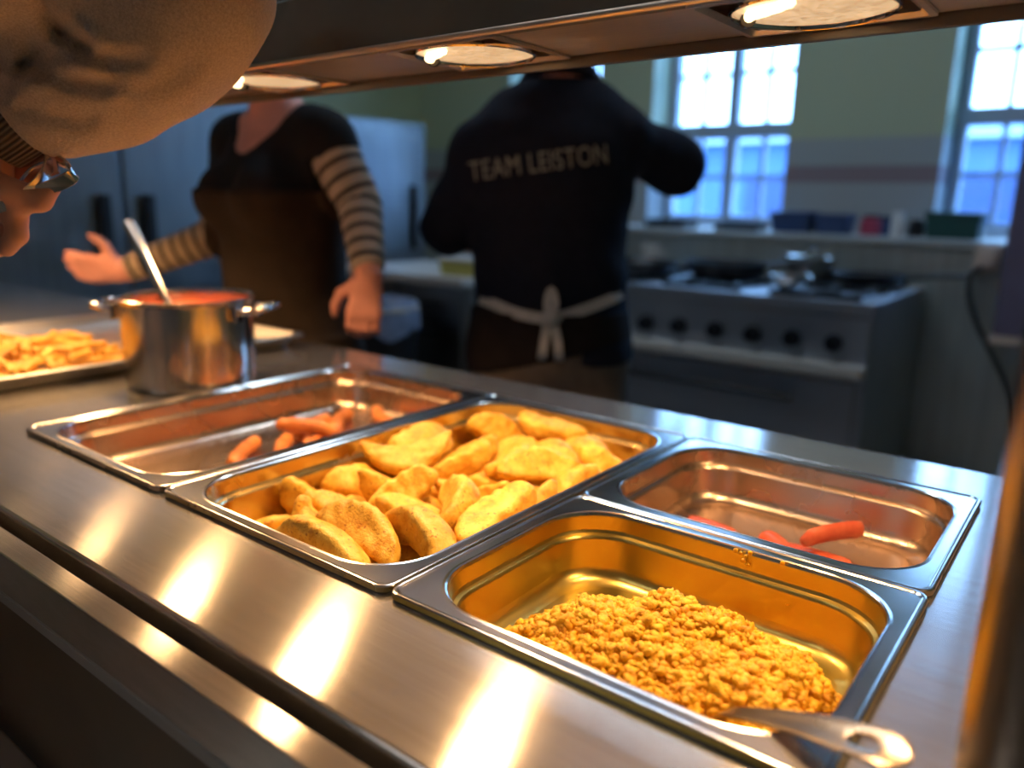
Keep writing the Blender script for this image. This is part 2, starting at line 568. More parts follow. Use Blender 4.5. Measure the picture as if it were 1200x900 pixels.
def food(name, lo, mid, hi, spot=None, scale=60, rough=.45, bscale=260, bstr=.35, sss=.0, objvar=.0):
    m, nt, b = _nt(name)
    v = coords(nt)
    f = noise(nt, v, scale, 5, .65)
    c = ramp(nt, f, [(.30, lo), (.5, mid), (.70, hi)])
    if spot:
        f2 = noise(nt, v, scale * 5.5, 2, .6)
        k = ramp(nt, f2, [(.60, g3(0)), (.70, g3(1))])
        mx = N(nt, 'ShaderNodeMix', data_type='RGBA')
        nt.links.new(k, mx.inputs['Factor']); nt.links.new(c, mx.inputs[6]); mx.inputs[7].default_value = (*spot, 1)
        c = mx.outputs[2]
    if objvar:
        oi = N(nt, 'ShaderNodeObjectInfo'); hv = N(nt, 'ShaderNodeHueSaturation')
        mr = N(nt, 'ShaderNodeMapRange'); mr.inputs['To Min'].default_value = 1 - objvar; mr.inputs['To Max'].default_value = 1 + objvar
        nt.links.new(oi.outputs['Random'], mr.inputs['Value']); nt.links.new(mr.outputs[0], hv.inputs['Value'])
        nt.links.new(c, hv.inputs['Color']); c = hv.outputs['Color']
    nt.links.new(c, b.inputs['Base Color'])
    b.inputs['Roughness'].default_value = rough
    if sss:
        b.inputs['Subsurface Weight'].default_value = sss
        b.inputs['Subsurface Radius'].default_value = (.006, .003, .001)
        b.inputs['Subsurface Scale'].default_value = .6
    bump(nt, b, noise(nt, v, bscale, 3, .6), bstr, .0015)
    return m
M['wedge'] = food('golden_potato', (.60, .24, .02), (.84, .50, .06), (.92, .68, .15), (.50, .19, .02), 48, .42, 330, .75, 0, .12)
M['fry'] = food('fried_potato', (.72, .30, .025), (.86, .44, .05), (.92, .58, .12), None, 50, .5, 300, .2, 0, .16)
M['mince'] = food('curried_crumble', (.60, .25, .010), (.86, .48, .018), (.95, .66, .05), (.46, .15, .012), 75, .5, 420, .9)
M['oil'] = food('yellow_oil', (.60, .36, .01), (.7, .44, .015), (.75, .5, .02), None, 30, .08, 60, .05)
M['sausage'] = food('browned_sausage', (.42, .12, .03), (.60, .20, .05), (.70, .28, .08), None, 40, .35, 200, .15, 0, .15)
M['red_sausage'] = food('red_sausage_skin', (.42, .07, .035), (.52, .10, .05), (.60, .15, .08), None, 40, .35, 200, .12, 0, .1)
M['cut_sausage'] = food('cut_sausage_face', (.66, .22, .12), (.74, .28, .16), (.80, .36, .22), None, 70, .45, 200, .15)
M['sauce'] = food('tomato_sauce', (.46, .07, .025), (.55, .10, .035), (.62, .16, .06), None, 30, .3, 60, .3)
M['meat'] = M['sauce']

def hitp(u, v, x=None, y=None, z=None):
    d = at(u, v, 1.0) - CAM_LOC
    if x is not None: t = (x - CAM_LOC[0]) / d[0]
    elif y is not None: t = (y - CAM_LOC[1]) / d[1]
    else: t = (z - CAM_LOC[2]) / d[2]
    return CAM_LOC + t * d

# ================================================================== THE SETTING
def cells(bm, xs, zs, holes, y0, y1, axis='y'):
    for i in range(len(xs) - 1):
        for j in range(len(zs) - 1):
            cx = (xs[i] + xs[i + 1]) / 2; cz = (zs[j] + zs[j + 1]) / 2
            if any(h[0] < cx < h[1] and h[2] < cz < h[3] for h in holes): continue
            if axis == 'y': b_box(bm, xs[i], xs[i + 1], y0, y1, zs[j], zs[j + 1])
            else: b_box(bm, y0, y1, xs[i], xs[i + 1], zs[j], zs[j + 1])
    bmesh.ops.remove_doubles(bm, verts=bm.verts, dist=1e-5)
    return bm

CEIL = 2.15
WY = 3.75; WT = 0.30                     # kitchen window wall: front face, thickness
win1 = (-1.170, -0.395, 0.165, 1.55)
win2 = (0.315, 1.10, 0.165, 1.55)
win3 = (-2.18, -1.52, 0.86, 1.55)
holes = [win1, win2, win3]
xs = sorted({-2.95, 3.2, *[h[0] for h in holes], *[h[1] for h in holes]})
zs = sorted({FZ, CEIL, *[h[2] for h in holes], *[h[3] for h in holes]})
tag(from_bm('wall_back', cells(bmesh.new(), xs, zs, holes, WY, WY + WT), M['wall'], ang=0), kind='structure')
rw = []
ys = [-2.9, WY + WT]
zs2 = [FZ, CEIL]
tag(from_bm('wall_right', cells(bmesh.new(), ys, zs2, rw, 3.2, 3.5, 'x'), M['wall_yellow'], ang=0), kind='structure')
tag(box('wall_left', -3.25, -2.95, -2.9, WY + WT, FZ, CEIL, M['wall_yellow']), kind='structure')
tag(box('wall_front', -3.25, 3.5, -3.2, -2.9, FZ, CEIL, M['wall_plain']), kind='structure')
tag(box('floor', -3.25, 3.5, -3.2, WY + WT, FZ - .1, FZ, M['floor']), kind='structure')
tag(box('ceiling', -3.25, 3.5, -3.2, WY + WT, CEIL, CEIL + .1, M['ceiling']), kind='structure')

def sash_window(name, rect, yg, cols, midz, bars=2):
    """timber window: frame, a middle rail, mullions and fine glazing bars, one glass sheet per light"""
    x0, x1, z0, z1 = rect
    bm = bmesh.new()
    f = .055
    b_box(bm, x0, x0 + f, yg, yg + .07, z0, z1, .006); b_box(bm, x1 - f, x1, yg, yg + .07, z0, z1, .006)
    b_box(bm, x0 + f, x1 - f, yg, yg + .07, z0, z0 + f, .006); b_box(bm, x0 + f, x1 - f, yg, yg + .07, z1 - f, z1, .006)
    if midz: b_box(bm, x0 + f, x1 - f, yg - .01, yg + .07, midz - .04, midz + .04, .006)
    w = (x1 - x0 - 2 * f)
    for c in range(1, cols):
        xm = x0 + f + w * c / cols
        b_box(bm, xm - .032, xm + .032, yg, yg + .07, z0 + f, z1 - f, .006)
    fr = tag(from_bm(name, bm, M['frame_paint']), kind='structure')
    zz = [(z0 + f, midz - .04), (midz + .04, z1 - f)] if midz else [(z0 + f, z1 - f)]
    for c in range(cols):
        a = x0 + f + w * c / cols + (.032 if c else 0); b = x0 + f + w * (c + 1) / cols - (.032 if c < cols - 1 else 0)
        for (q0, q1) in zz:
            bb = bmesh.new()
            for k in range(1, bars):
                xm = a + (b - a) * k / bars; b_box(bb, xm - .011, xm + .011, yg + .015, yg + .05, q0, q1)
            nz = max(2, round((q1 - q0) / .235))
            for k in range(1, nz):
                zm = q0 + (q1 - q0) * k / nz; b_box(bb, a, b, yg + .017, yg + .048, zm - .011, zm + .011)
            from_bm('glazing_bars', bb, M['frame_paint'], fr)
            box('window_pane', a, b, yg + .030, yg + .034, q0, q1, M['pane'], fr)
    box('window_sill', x0, x1, yg - .18, yg + .0, z0 - .0, z0 + .02, M['frame_paint'], fr, .004)
    return fr
YG = WY + .2
sash_window('window_1', win1, YG, 2, 0.675)
sash_window('window_2', win2, YG, 2, 0.70)
sash_window('window_3', win3, YG, 2, None)
def side_window(name, r):
    y0, y1, z0, z1 = r
    bm = bmesh.new()
    f = .06
    for a, b, c, d in ((y0, y0 + f, z0, z1), (y1 - f, y1, z0, z1), (y0 + f, y1 - f, z0, z0 + f), (y0 + f, y1 - f, z1 - f, z1), ((y0 + y1) / 2 - .03, (y0 + y1) / 2 + .03, z0 + f, z1 - f)):
        b_box(bm, 3.38, 3.45, a, b, c, d)
    fr = tag(from_bm(name, bm, M['frame_paint']), kind='structure')
    box('window_pane', 3.41, 3.414, y0 + f, y1 - f, z0 + f, z1 - f, M['pane'], fr)

# steel clad half wall behind the range, with a stone shelf on top
PX1 = 3.2
tag(box('wall_inner', -1.3, PX1, 3.24, WY, FZ, .135, M['partition'], None), kind='structure')
tag(box('trim_1', -1.32, PX1, 3.215, WY, .135, .160, M['ledge'], None, .004), kind='structure')

# the house across the yard
nb = empty('neighbouring_house', (-.5, 11.5, FZ), 0, 'blue-grey rendered house seen through the lower window panes', 'house')
def nbp(name, bm, m): return from_bm(name, bm, m, nb)
bm = bmesh.new(); b_box(bm, -9, 9, 0, 3, -2, 2.05); nbp('house_wall', bm, M['brick'])
bm = bmesh.new(); b_box(bm, -9.2, 9.2, -.25, .4, 2.05, 2.2); nbp('eaves', bm, M['frame_paint'])
for xx in (-6, -3.2, -.6, 2.2, 4.8):
    bm = bmesh.new(); b_box(bm, xx, xx + .9, -.03, .05, .4, 1.6); w = nbp('house_window', bm, M['navy_plastic'])
tag(box('ground', -14, 14, WY + WT, 16, FZ - 2.2, FZ - .6, M['brick']), kind='structure')

# ================================================================== SERVING COUNTER
TZ = -0.0075
cnt = empty('serving_counter', (0, .25, FZ), 0, 'long brushed steel serving counter holding the food pans', 'counter')
def cpart(name, bm, m, ang=40):
    o = from_bm(name, bm, m, cnt, ang)
    o.location = -Vector(cnt.location)
    return o
XL, XR = -1.9, 1.95
bm = bmesh.new()
gx = [XL, .012, .966, XR]; gy = [-.104, .012, .519, .640]
vv = {}
def gv(x, y, z):
    k = (round(x, 4), round(y, 4), round(z, 4))
    if k not in vv: vv[k] = bm.verts.new(k)
    return vv[k]
for i in range(3):
    for j in range(3):
        if i == 1 and j == 1: continue
        bm.faces.new((gv(gx[i], gy[j], TZ), gv(gx[i + 1], gy[j], TZ), gv(gx[i + 1], gy[j + 1], TZ), gv(gx[i], gy[j + 1], TZ)))
def edge_strip(prof):
    for (ya, za), (yb, zb) in zip(prof[:-1], prof[1:]):
        for i in range(3):
            bm.faces.new((gv(gx[i], yb, zb), gv(gx[i + 1], yb, zb), gv(gx[i + 1], ya, za), gv(gx[i], ya, za)) if ya > yb or True else ())
edge_strip([(-.104, TZ), (-.1105, TZ)] + [(-.1105 - .0045 * math.sin(a), TZ - .0045 + .0045 * math.cos(a)) for a in np.linspace(.2, PI / 2, 7)] + [(-.115, -.058)])
edge_strip([(.640, TZ)] + [(.640 + .006 * math.sin(a), TZ - .006 + .006 * math.cos(a)) for a in np.linspace(.3, PI / 2, 5)] + [(.646, -.045)])
for (xa, ya, xb, yb) in ((.012, .012, .966, .012), (.966, .012, .966, .519), (.966, .519, .012, .519), (.012, .519, .012, .012)):
    bm.faces.new((gv(xa, ya, TZ), gv(xb, yb, TZ), gv(xb, yb, -.03), gv(xa, ya, -.03)))
for xe in (XL, XR):
    bm.faces.new((gv(xe, -.104, TZ), gv(xe, .640, TZ), bm.verts.new((xe, .640, -.04)), bm.verts.new((xe, -.104, -.058))))
bmesh.ops.recalc_face_normals(bm, faces=bm.faces)
wt_ = cpart('worktop', bm, M['counter'], 50)
for p_ in wt_.data.polygons:
    if p_.area > .003: p_.use_smooth = False
cpart('front_ledge', b_box(bmesh.new(), XL, XR, -.1490, -.1265, -.0520, -.0125, .0015), M['counter'])
cpart('trim_strip', b_box(bmesh.new(), XL, XR, -.1500, -.120, -.0625, -.0525, .001), M['grey_trim'])
cpart('front_panel', b_box(bmesh.new(), XL, XR, -.1450, -.10, -.80, -.0620), M['panel_dark'])
cpart('plinth', b_box(bmesh.new(), XL + .02, XR - .02, -.09, .58, FZ, -.80), M['dark_metal'])
cpart('back_panel', b_box(bmesh.new(), XL, XR, .60, .635, -.80, -.036), M['kitchen_steel'])
cpart('side_panel', b_box(bmesh.new(), XL, XL + .03, -.10, .60, -.80, -.036), M['kitchen_steel'])
cpart('side_panel', b_box(bmesh.new(), XR - .03, XR, -.10, .60, -.80, -.036), M['kitchen_steel'])
cpart('shelf', b_box(bmesh.new(), XL + .03, XR - .03, -.10, .60, -.80, -.77), M['dark_steel'])
cpart('tray_slide', b_box(bmesh.new(), XL, XR, -.40, -.1515, -.225, -.205, .004), M['slide'])
for xx in (-1.5, -.4, .7, 1.7):
    cpart('bracket', b_box(bmesh.new(), xx - .015, xx + .015, -.36, -.13, -.265, -.225), M['dark_steel'])

# ================================================================== FOOD PANS
def gn_pan(cx, cy, W, D, depth, label, inner=None, group='food pans set in the counter'):
    hx, hy = W / 2, D / 2
    ox, oy = hx - .0165, hy - .0165
    ro = .058
    bm = bmesh.new()
    R = [(hx - .0012, hy - .0012, .011, -.0072), (hx, hy, .012, -.0055), (hx, hy, .012, -.0015), (hx - .0008, hy - .0008, .0115, -.0004),
         (hx - .0022, hy - .0022, .011, 0), (hx - .0036, hy - .0036, .010, -.0004), (hx - .005, hy - .005, .009, -.0014), (hx - .0056, hy - .0056, .009, -.00142), (ox + .0048, oy + .0048, ro + .0035, -.00142),
         (ox + .004, oy + .004, ro + .003, -.0014), (ox + .0022, oy + .0022, ro + .002, -.0010), (ox + .0008, oy + .0008, ro + .0008, -.0018), (ox, oy, ro, -.0045),
         (ox - .00025, oy - .00025, ro, -.0060), (ox - .0009, oy - .0009, ro - .001, -.0180), (ox - .0010, oy - .0010, ro - .001, -.0190), (ox - .0022, oy - .0022, ro - .002, -.0215), (ox - .0058, oy - .0058, ro - .005, -.0225), (ox - .0072, oy - .0072, ro - .006, -.0245),
         (ox - .0074, oy - .0074, ro - .006, -.0262), (ox - .0103, oy - .0103, ro - .007, -depth + .0135), (ox - .0105, oy - .0105, ro - .007, -depth + .012), (ox - .0125, oy - .0125, ro - .008, -depth + .006), (ox - .017, oy - .017, ro - .011, -depth + .0018), (ox - .024, oy - .024, ro - .016, -depth), (ox - .026, oy - .026, ro - .018, -depth)]
    b_loft_rect(bm, R, 14, False, True)
    # the outside of the tray below the counter
    Ro = [(r[0] + .0009, r[1] + .0009, r[2] + .0009, r[3] - .0009) for r in R[12:]]
    b_loft_rect(bm, [(ox + .004, oy + .004, ro + .003, -.0028)] + Ro, 14, False, True)
    bmesh.ops.recalc_face_normals(bm, faces=bm.faces)
    o = from_bm('food_pan', bm, M['pan'], None, 32)
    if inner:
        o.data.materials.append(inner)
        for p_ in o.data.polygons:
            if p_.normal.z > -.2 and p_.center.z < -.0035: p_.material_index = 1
    for p_ in o.data.polygons:
        if len(p_.vertices) > 4: p_.use_smooth = False
    o.location = (cx, cy, 0)
    return tag(o, label, 'food pan', group)
panA = gn_pan(.1625, .265, .325, .53, .065, 'full-size steel food pan with a few brown sausages at its bottom', M['pan_lamp_tint'])
panB = gn_pan(.4895, .265, .325, .53, .084, 'full-size steel food pan heaped with golden potato wedges', M['pan_food_tint'])
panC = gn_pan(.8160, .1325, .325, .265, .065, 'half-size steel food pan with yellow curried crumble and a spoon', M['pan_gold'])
panD = gn_pan(.8160, .3975, .325, .265, .065, 'half-size steel food pan with only some red sausage pieces left', M['pan_lamp_tint'])

# ---- golden wedges: settled poses
WEDGES = [
('k0',(0.1717,0.4013,-0.0467),(0.821,0.347,-0.176,-0.418)),
('k2',(0.2484,0.3608,-0.048),(0.211,-0.096,0.401,-0.886)),
('k3',(0.222,0.0615,-0.046),(0.808,0.459,0.185,0.319)),
('k4',(0.2686,0.1815,-0.0453),(0.584,-0.226,0.287,-0.725)),
('k0',(0.0631,0.4694,-0.0228),(0.621,-0.612,-0.008,0.489)),
('k1',(0.2376,0.4785,-0.0385),(0.164,-0.074,-0.982,0.059)),
('k2',(0.053,0.0868,-0.048),(0.703,-0.318,-0.262,0.579)),
('k3',(0.2632,0.247,-0.026),(0.423,0.817,-0.024,0.39)),
('k4',(0.045,0.1546,-0.0341),(0.001,0.711,-0.571,0.41)),
('k0',(0.0898,0.1636,-0.0467),(0.558,0.236,0.31,0.733)),
('k1',(0.2074,0.4052,-0.0164),(0.913,0.191,0.225,-0.282)),
('k2',(0.2237,0.429,-0.0469),(0.179,0.084,0.423,0.884)),
('k3',(0.1083,0.0637,-0.046),(0.814,0.465,-0.17,-0.305)),
('k4',(0.0567,0.4239,-0.0461),(0.755,-0.362,-0.236,0.493)),
('k0',(0.1455,0.2734,-0.0465),(0.928,-0.371,0.012,-0.043)),
('k1',(0.2183,0.452,-0.0122),(0.996,0.034,0.069,-0.051)),
('k2',(0.1151,0.3081,-0.0179),(0.4,0.833,0.099,0.37)),
('k3',(0.2224,0.1921,-0.046),(0.524,0.295,0.397,0.693)),
('k4',(0.0674,0.3167,-0.046),(0.873,-0.434,-0.102,0.199)),
('k0',(0.1431,0.4739,-0.0405),(0.234,-0.972,-0.019,0.016)),
('k2',(0.0442,0.2288,-0.0312),(0.575,-0.429,0.178,-0.673)),
('k3',(0.2543,0.2861,-0.046),(0.845,0.48,0.12,0.204)),
('k4',(0.1082,0.4295,-0.0326),(0.566,-0.758,-0.323,0.036)),
('k0',(0.2807,0.1895,0.0015),(0.18,0.684,-0.616,-0.347)),
('k1',(0.1564,0.2243,-0.0469),(0.287,0.163,0.481,0.812)),
('k2',(0.2304,0.3113,-0.0362),(0.156,0.17,-0.791,-0.567)),
('k3',(0.0911,0.2296,-0.028),(0.374,0.446,0.788,0.201)),
('k4',(0.1659,0.3315,-0.0365),(0.101,-0.749,0.6,-0.26)),
('k0',(0.1245,0.37,-0.0467),(0.686,0.285,-0.264,-0.615)),
('k1',(0.1355,0.0995,-0.0362),(0.227,0.202,-0.935,0.184)),
('k2',(0.1332,0.1323,-0.0292),(0.387,-0.874,-0.031,0.292)),
('k4',(0.2798,0.3367,-0.0064),(0.637,-0.32,-0.215,0.668)),
('k0',(0.137,0.4851,-0.0017),(0.022,0.019,-0.925,0.378)),
('k2',(0.2222,0.3456,-0.0017),(0.418,0.247,-0.59,-0.645)),
('k3',(0.2094,0.2486,-0.0122),(0.128,0.021,0.964,0.232)),
('k4',(0.2254,0.1986,0.0016),(0.315,0.23,0.558,0.733)),
('k0',(0.0793,0.3675,-0.0286),(0.322,-0.061,0.879,-0.346)),
('k2',(0.2056,0.0438,0.0011),(0.928,-0.358,0.096,0.048)),
('k3',(0.1679,0.0734,-0.0288),(0.121,0.273,-0.665,0.685)),
('k0',(0.0445,0.3332,-0.0034),(0.661,0.261,0.29,0.641)),
('k2',(0.2015,0.0902,-0.0015),(0.011,-0.082,-0.679,-0.73)),
('k3',(0.0726,0.2767,-0.0011),(0.104,-0.4,0.905,-0.104)),
('k4',(0.1837,0.1698,-0.0205),(0.399,-0.908,0.125,-0.021)),
('k2',(0.2387,0.1227,-0.034),(0.005,-0.06,0.829,0.556)),
('k0',(0.1351,0.1962,-0.0221),(0.245,0.557,-0.346,-0.714)),
('k3',(0.2469,0.1196,0.0007),(0.935,-0.332,0.061,-0.108)),
('k1',(0.169,0.36,-0.0081),(0.594,-0.625,0.313,-0.398)),
('k2',(0.2767,0.4118,-0.0174),(0.145,-0.639,0.359,-0.665))]
wm = []
for i in range(5):
    V, F = wedge_mesh(11 * i + 3)
    me = bpy.data.meshes.new('potato_wedge'); me.from_pydata([tuple(map(float, v)) for v in V], [], [tuple(map(int, f)) for f in F]); me.update()
    me.materials.append(M['wedge']); me.shade_smooth(); wm.append(me)
wproto = bpy.data.objects.new('potato_wedge', wm[0])
tag(wproto, 'golden battered potato wedge lying in the heaped pan of wedges', 'potato wedge', 'potato wedges in the full pan')
for n_, (k, l, q) in enumerate(WEDGES):
    o = wproto if n_ == 0 else wproto.copy()
    o.data = wm[int(k[1])]
    COL.objects.link(o)
    o.rotation_mode = 'QUATERNION'; o.rotation_quaternion = q
    o.location = (l[0] + .327, l[1], l[2] - .0195)

# ---- sausages in the deep pan
sm = []
for i in range(3):
    bm = stick_mesh(.105, .0105, .006 + .003 * i, 70 + i, 16, True)
    me = bpy.data.meshes.new('sausage'); bm.to_mesh(me); bm.free(); me.materials.append(M['sausage']); me.shade_smooth(); sm.append(me)
ss = [  # x, y, z, heading, tilt
    (.150, .215, -.0545, 2.25, 0), (.180, .262, -.0545, 2.5, 0), (.172, .300, -.0345, .35, 0), (.120, .352, -.0545, 2.0, 0), (.205, .330, -.0545, 1.15, 0),
    (.128, .408, -.0545, 2.25, 0), (.215, .408, -.0545, 1.7, 0), (.165, .462, -.0545, 2.7, 0), (.245, .235, -.0545, 1.45, 0)]
slab = ['browned sausage {}, in the left pan'.format(t) for t in
        ('nearest the customer side', 'second from the customer side', 'resting across the top of the others', 'reaching farthest out onto the bare pan floor',
         'under the one lying across the top', 'behind the one reaching farthest out', 'along the wedge pan wall at the kitchen end', 'farthest back towards the kitchen',
         'along the wedge pan wall at the customer end')]
for i, (x, y, z, a, t) in enumerate(ss):
    o = bpy.data.objects.new('sausage', sm[i % 3]); COL.objects.link(o)
    o.location = (x, y, z); o.rotation_euler = (0, -t, a)
    tag(o, slab[i], 'sausage', 'sausages in the deep pan')

# ---- halved red sausages in the back right pan
def half_sausage(L, r, bend):
    bm = bmesh.new()
    rings = []
    n = 14
    for k in range(n + 1):
        t = k / n * 2 - 1
        e = math.sqrt(max(.05, 1 - max(0, (abs(t) - .78) / .22) ** 2))
        ring = []
        for a in np.linspace(0, PI, 9):
            ring.append(bm.verts.new((t * L / 2, bend * (1 - t * t) + r * e * math.cos(a), r * e * math.sin(a) * .8)))
        rings.append(ring)
    skin = []
    for a, c in zip(rings[:-1], rings[1:]):
        for k in range(8): skin.append(bm.faces.new((a[k], c[k], c[k + 1], a[k + 1])))
        f = bm.faces.new((a[0], a[8], c[8], c[0])); f.material_index = 1
    for ring in (rings[0], rings[-1]):
        try: bm.faces.new(ring)
        except Exception: pass
    bmesh.ops.recalc_face_normals(bm, faces=bm.faces)
    return bm
hs = [(.738, .408, -.0645, -.12, 0, 'halved red sausage lying alone at the left of the back right pan'),
      (.812, .410, -.0645, -.85, 0, 'short red sausage half in the middle, tilted away from the crossed pair'),
      (.860, .430, -.0530, 1.02, 1, 'upper red sausage half of the crossed pair, cut face showing'),
      (.850, .408, -.0645, .02, 0, 'lower red sausage half of the crossed pair, flat on the pan floor')]
for i, (x, y, z, a, up, lb) in enumerate(hs):
    bm = half_sausage(.080 if i > 1 else .062, .0115, .004)
    o = from_bm('sausage_half', bm, M['red_sausage'], None, 50)
    o.data.materials.append(M['cut_sausage'])
    o.location = (x, y, z + (.012 if up else 0)); o.rotation_euler = (PI * .62 if up else 0, 0, a)
    tag(o, lb, 'sausage', 'red sausage halves in the back right pan')

# ---- curried crumble
def crumble():
    foot = np.array([(.694, .060), (.698, .118), (.716, .166), (.752, .180), (.785, .205), (.835, .222), (.878, .226), (.915, .206), (.946, .172), (.957, .130), (.956, .062), (.935, .020), (.715, .020)])
    x = np.linspace(.682, .962, 210); y = np.linspace(.012, .240, 170)
    X, Y = np.meshgrid(x, y, indexing='ij')
    P = np.stack([X, Y, 0 * X], -1)
    inside = np.zeros(X.shape, bool); dist = np.full(X.shape, 9.0)
    for (ax_, ay_), (bx_, by_) in zip(foot, np.roll(foot, -1, 0)):
        c = ((ay_ > Y) != (by_ > Y)) & (X < (bx_ - ax_) * (Y - ay_) / (by_ - ay_ + 1e-12) + ax_)
        inside ^= c
        t = np.clip(((X - ax_) * (bx_ - ax_) + (Y - ay_) * (by_ - ay_)) / ((bx_ - ax_) ** 2 + (by_ - ay_) ** 2), 0, 1)
        dist = np.minimum(dist, np.hypot(X - ax_ - t * (bx_ - ax_), Y - ay_ - t * (by_ - ay_)))
    d = np.where(inside, dist, 0)
    top = .050 + .010 * np.exp(-((X - .742) / .030) ** 2 - ((Y - .120) / .028) ** 2) + .009 * np.exp(-((X - .800) / .035) ** 2 - ((Y - .158) / .03) ** 2) \
        + .006 * np.exp(-((X - .868) / .03) ** 2 - ((Y - .172) / .03) ** 2) - .004 * np.exp(-((X - .93) / .04) ** 2 - ((Y - .13) / .05) ** 2)
    z = -.0665 + top * (1 - np.exp(-d * 1.25 / top))
    z = np.where(inside, z + np.minimum(1, d / .012) * (.0055 * noise3(P, 3, 10, 95) + .0026 * noise3(P, 8, 12, 280)), -.105)
    hole = np.exp(-((X - .893) / .017) ** 2 - ((Y - .070) / .015) ** 2)
    z -= .022 * hole
    return x, y, z
cx_, cy_, cz_ = crumble()
nx, ny = len(cx_), len(cy_)
bm = bmesh.new()
vid = {}
def in_pan(x, y): 
    dx = max(0, abs(x - .816) - .0885); dy = max(0, abs(y - .1325) - .0585)
    return math.hypot(dx, dy) < .046
for i in range(nx):
    for j in range(ny):
        if cz_[i, j] > -.0675 and in_pan(cx_[i], cy_[j]): vid[i, j] = bm.verts.new((cx_[i], cy_[j], cz_[i, j]))
for (i, j) in list(vid):
    if all(q in vid for q in ((i + 1, j), (i + 1, j + 1), (i, j + 1))):
        bm.faces.new((vid[i, j], vid[i + 1, j], vid[i + 1, j + 1], vid[i, j + 1]))
rs = np.random.RandomState(12)
ico = bmesh.new(); bmesh.ops.create_icosphere(ico, subdivisions=2, radius=1.0)
IV = np.array([v.co[:] for v in ico.verts]); IF = [[v.index for v in f.verts] for f in ico.faces]; ico.free()
keys = sorted(vid)
NB = 7200
shapes = [IV * (1 + .26 * noise3(IV, 40 + k, 8, 3.2) + .20 * noise3(IV, 80 + k, 8, 6.5))[:, None] for k in range(14)]
picks = rs.randint(0, len(keys), NB)
VV = []; FF = []
for t in range(NB):
    i, j = keys[picks[t]]
    r = .0011 + .0034 * rs.rand() ** 2.2
    s = shapes[t % 14] * (r * rs.uniform(.75, 1.25, 3))
    a = rs.rand() * 6.28; ca, sa = math.cos(a), math.sin(a)
    s = s @ np.array([[ca, -sa, 0], [sa, ca, 0], [0, 0, 1]])
    VV.append(s + np.array([cx_[i] + rs.normal() * .0006, cy_[j] + rs.normal() * .0006, max(cz_[i, j], -.0655) + r * .35]))
    FF.append(np.array(IF) + 42 * t)
# a few bits stuck to the far wall of the pan
for (u, v) in ((868, 648), (874, 652), (879, 648), (871, 657), (917, 660), (862, 645), (876, 662)):
    p = hitp(u, v, y=.2445); s = shapes[3] * np.array([.0022, .0010, .0022]) * rs.uniform(.7, 1.3)
    VV.append(s + p); FF.append(np.array(IF) + 42 * (len(VV) - 1))
me0 = bpy.data.meshes.new('tmp'); bm.to_mesh(me0); bm.free()
base_v = np.array([v.co[:] for v in me0.vertices]); base_f = [list(p.vertices) for p in me0.polygons]
allV = np.concatenate([base_v] + VV); off = len(base_v)
allF = base_f + [list(map(int, f + off)) for F in FF for f in F]
cr = from_np('curried_crumble', allV, allF, M['mince'], None, 0)
cr.data.shade_smooth()
tag(cr, 'yellow curried crumble piled in the half-size pan nearest the post', 'crumble', None, 'stuff')
bm = bmesh.new(); b_loft_rect(bm, [(.113, .086, .045, -.0645), (.1125, .0855, .045, -.0628)], 10, True, True)
oil = from_bm('yellow_sauce', bm, M['oil'])
oil.location = (.831, .122, 0)
tag(oil, 'yellow oily sauce pooled on the pan floor around the crumble', 'sauce', None, 'stuff')

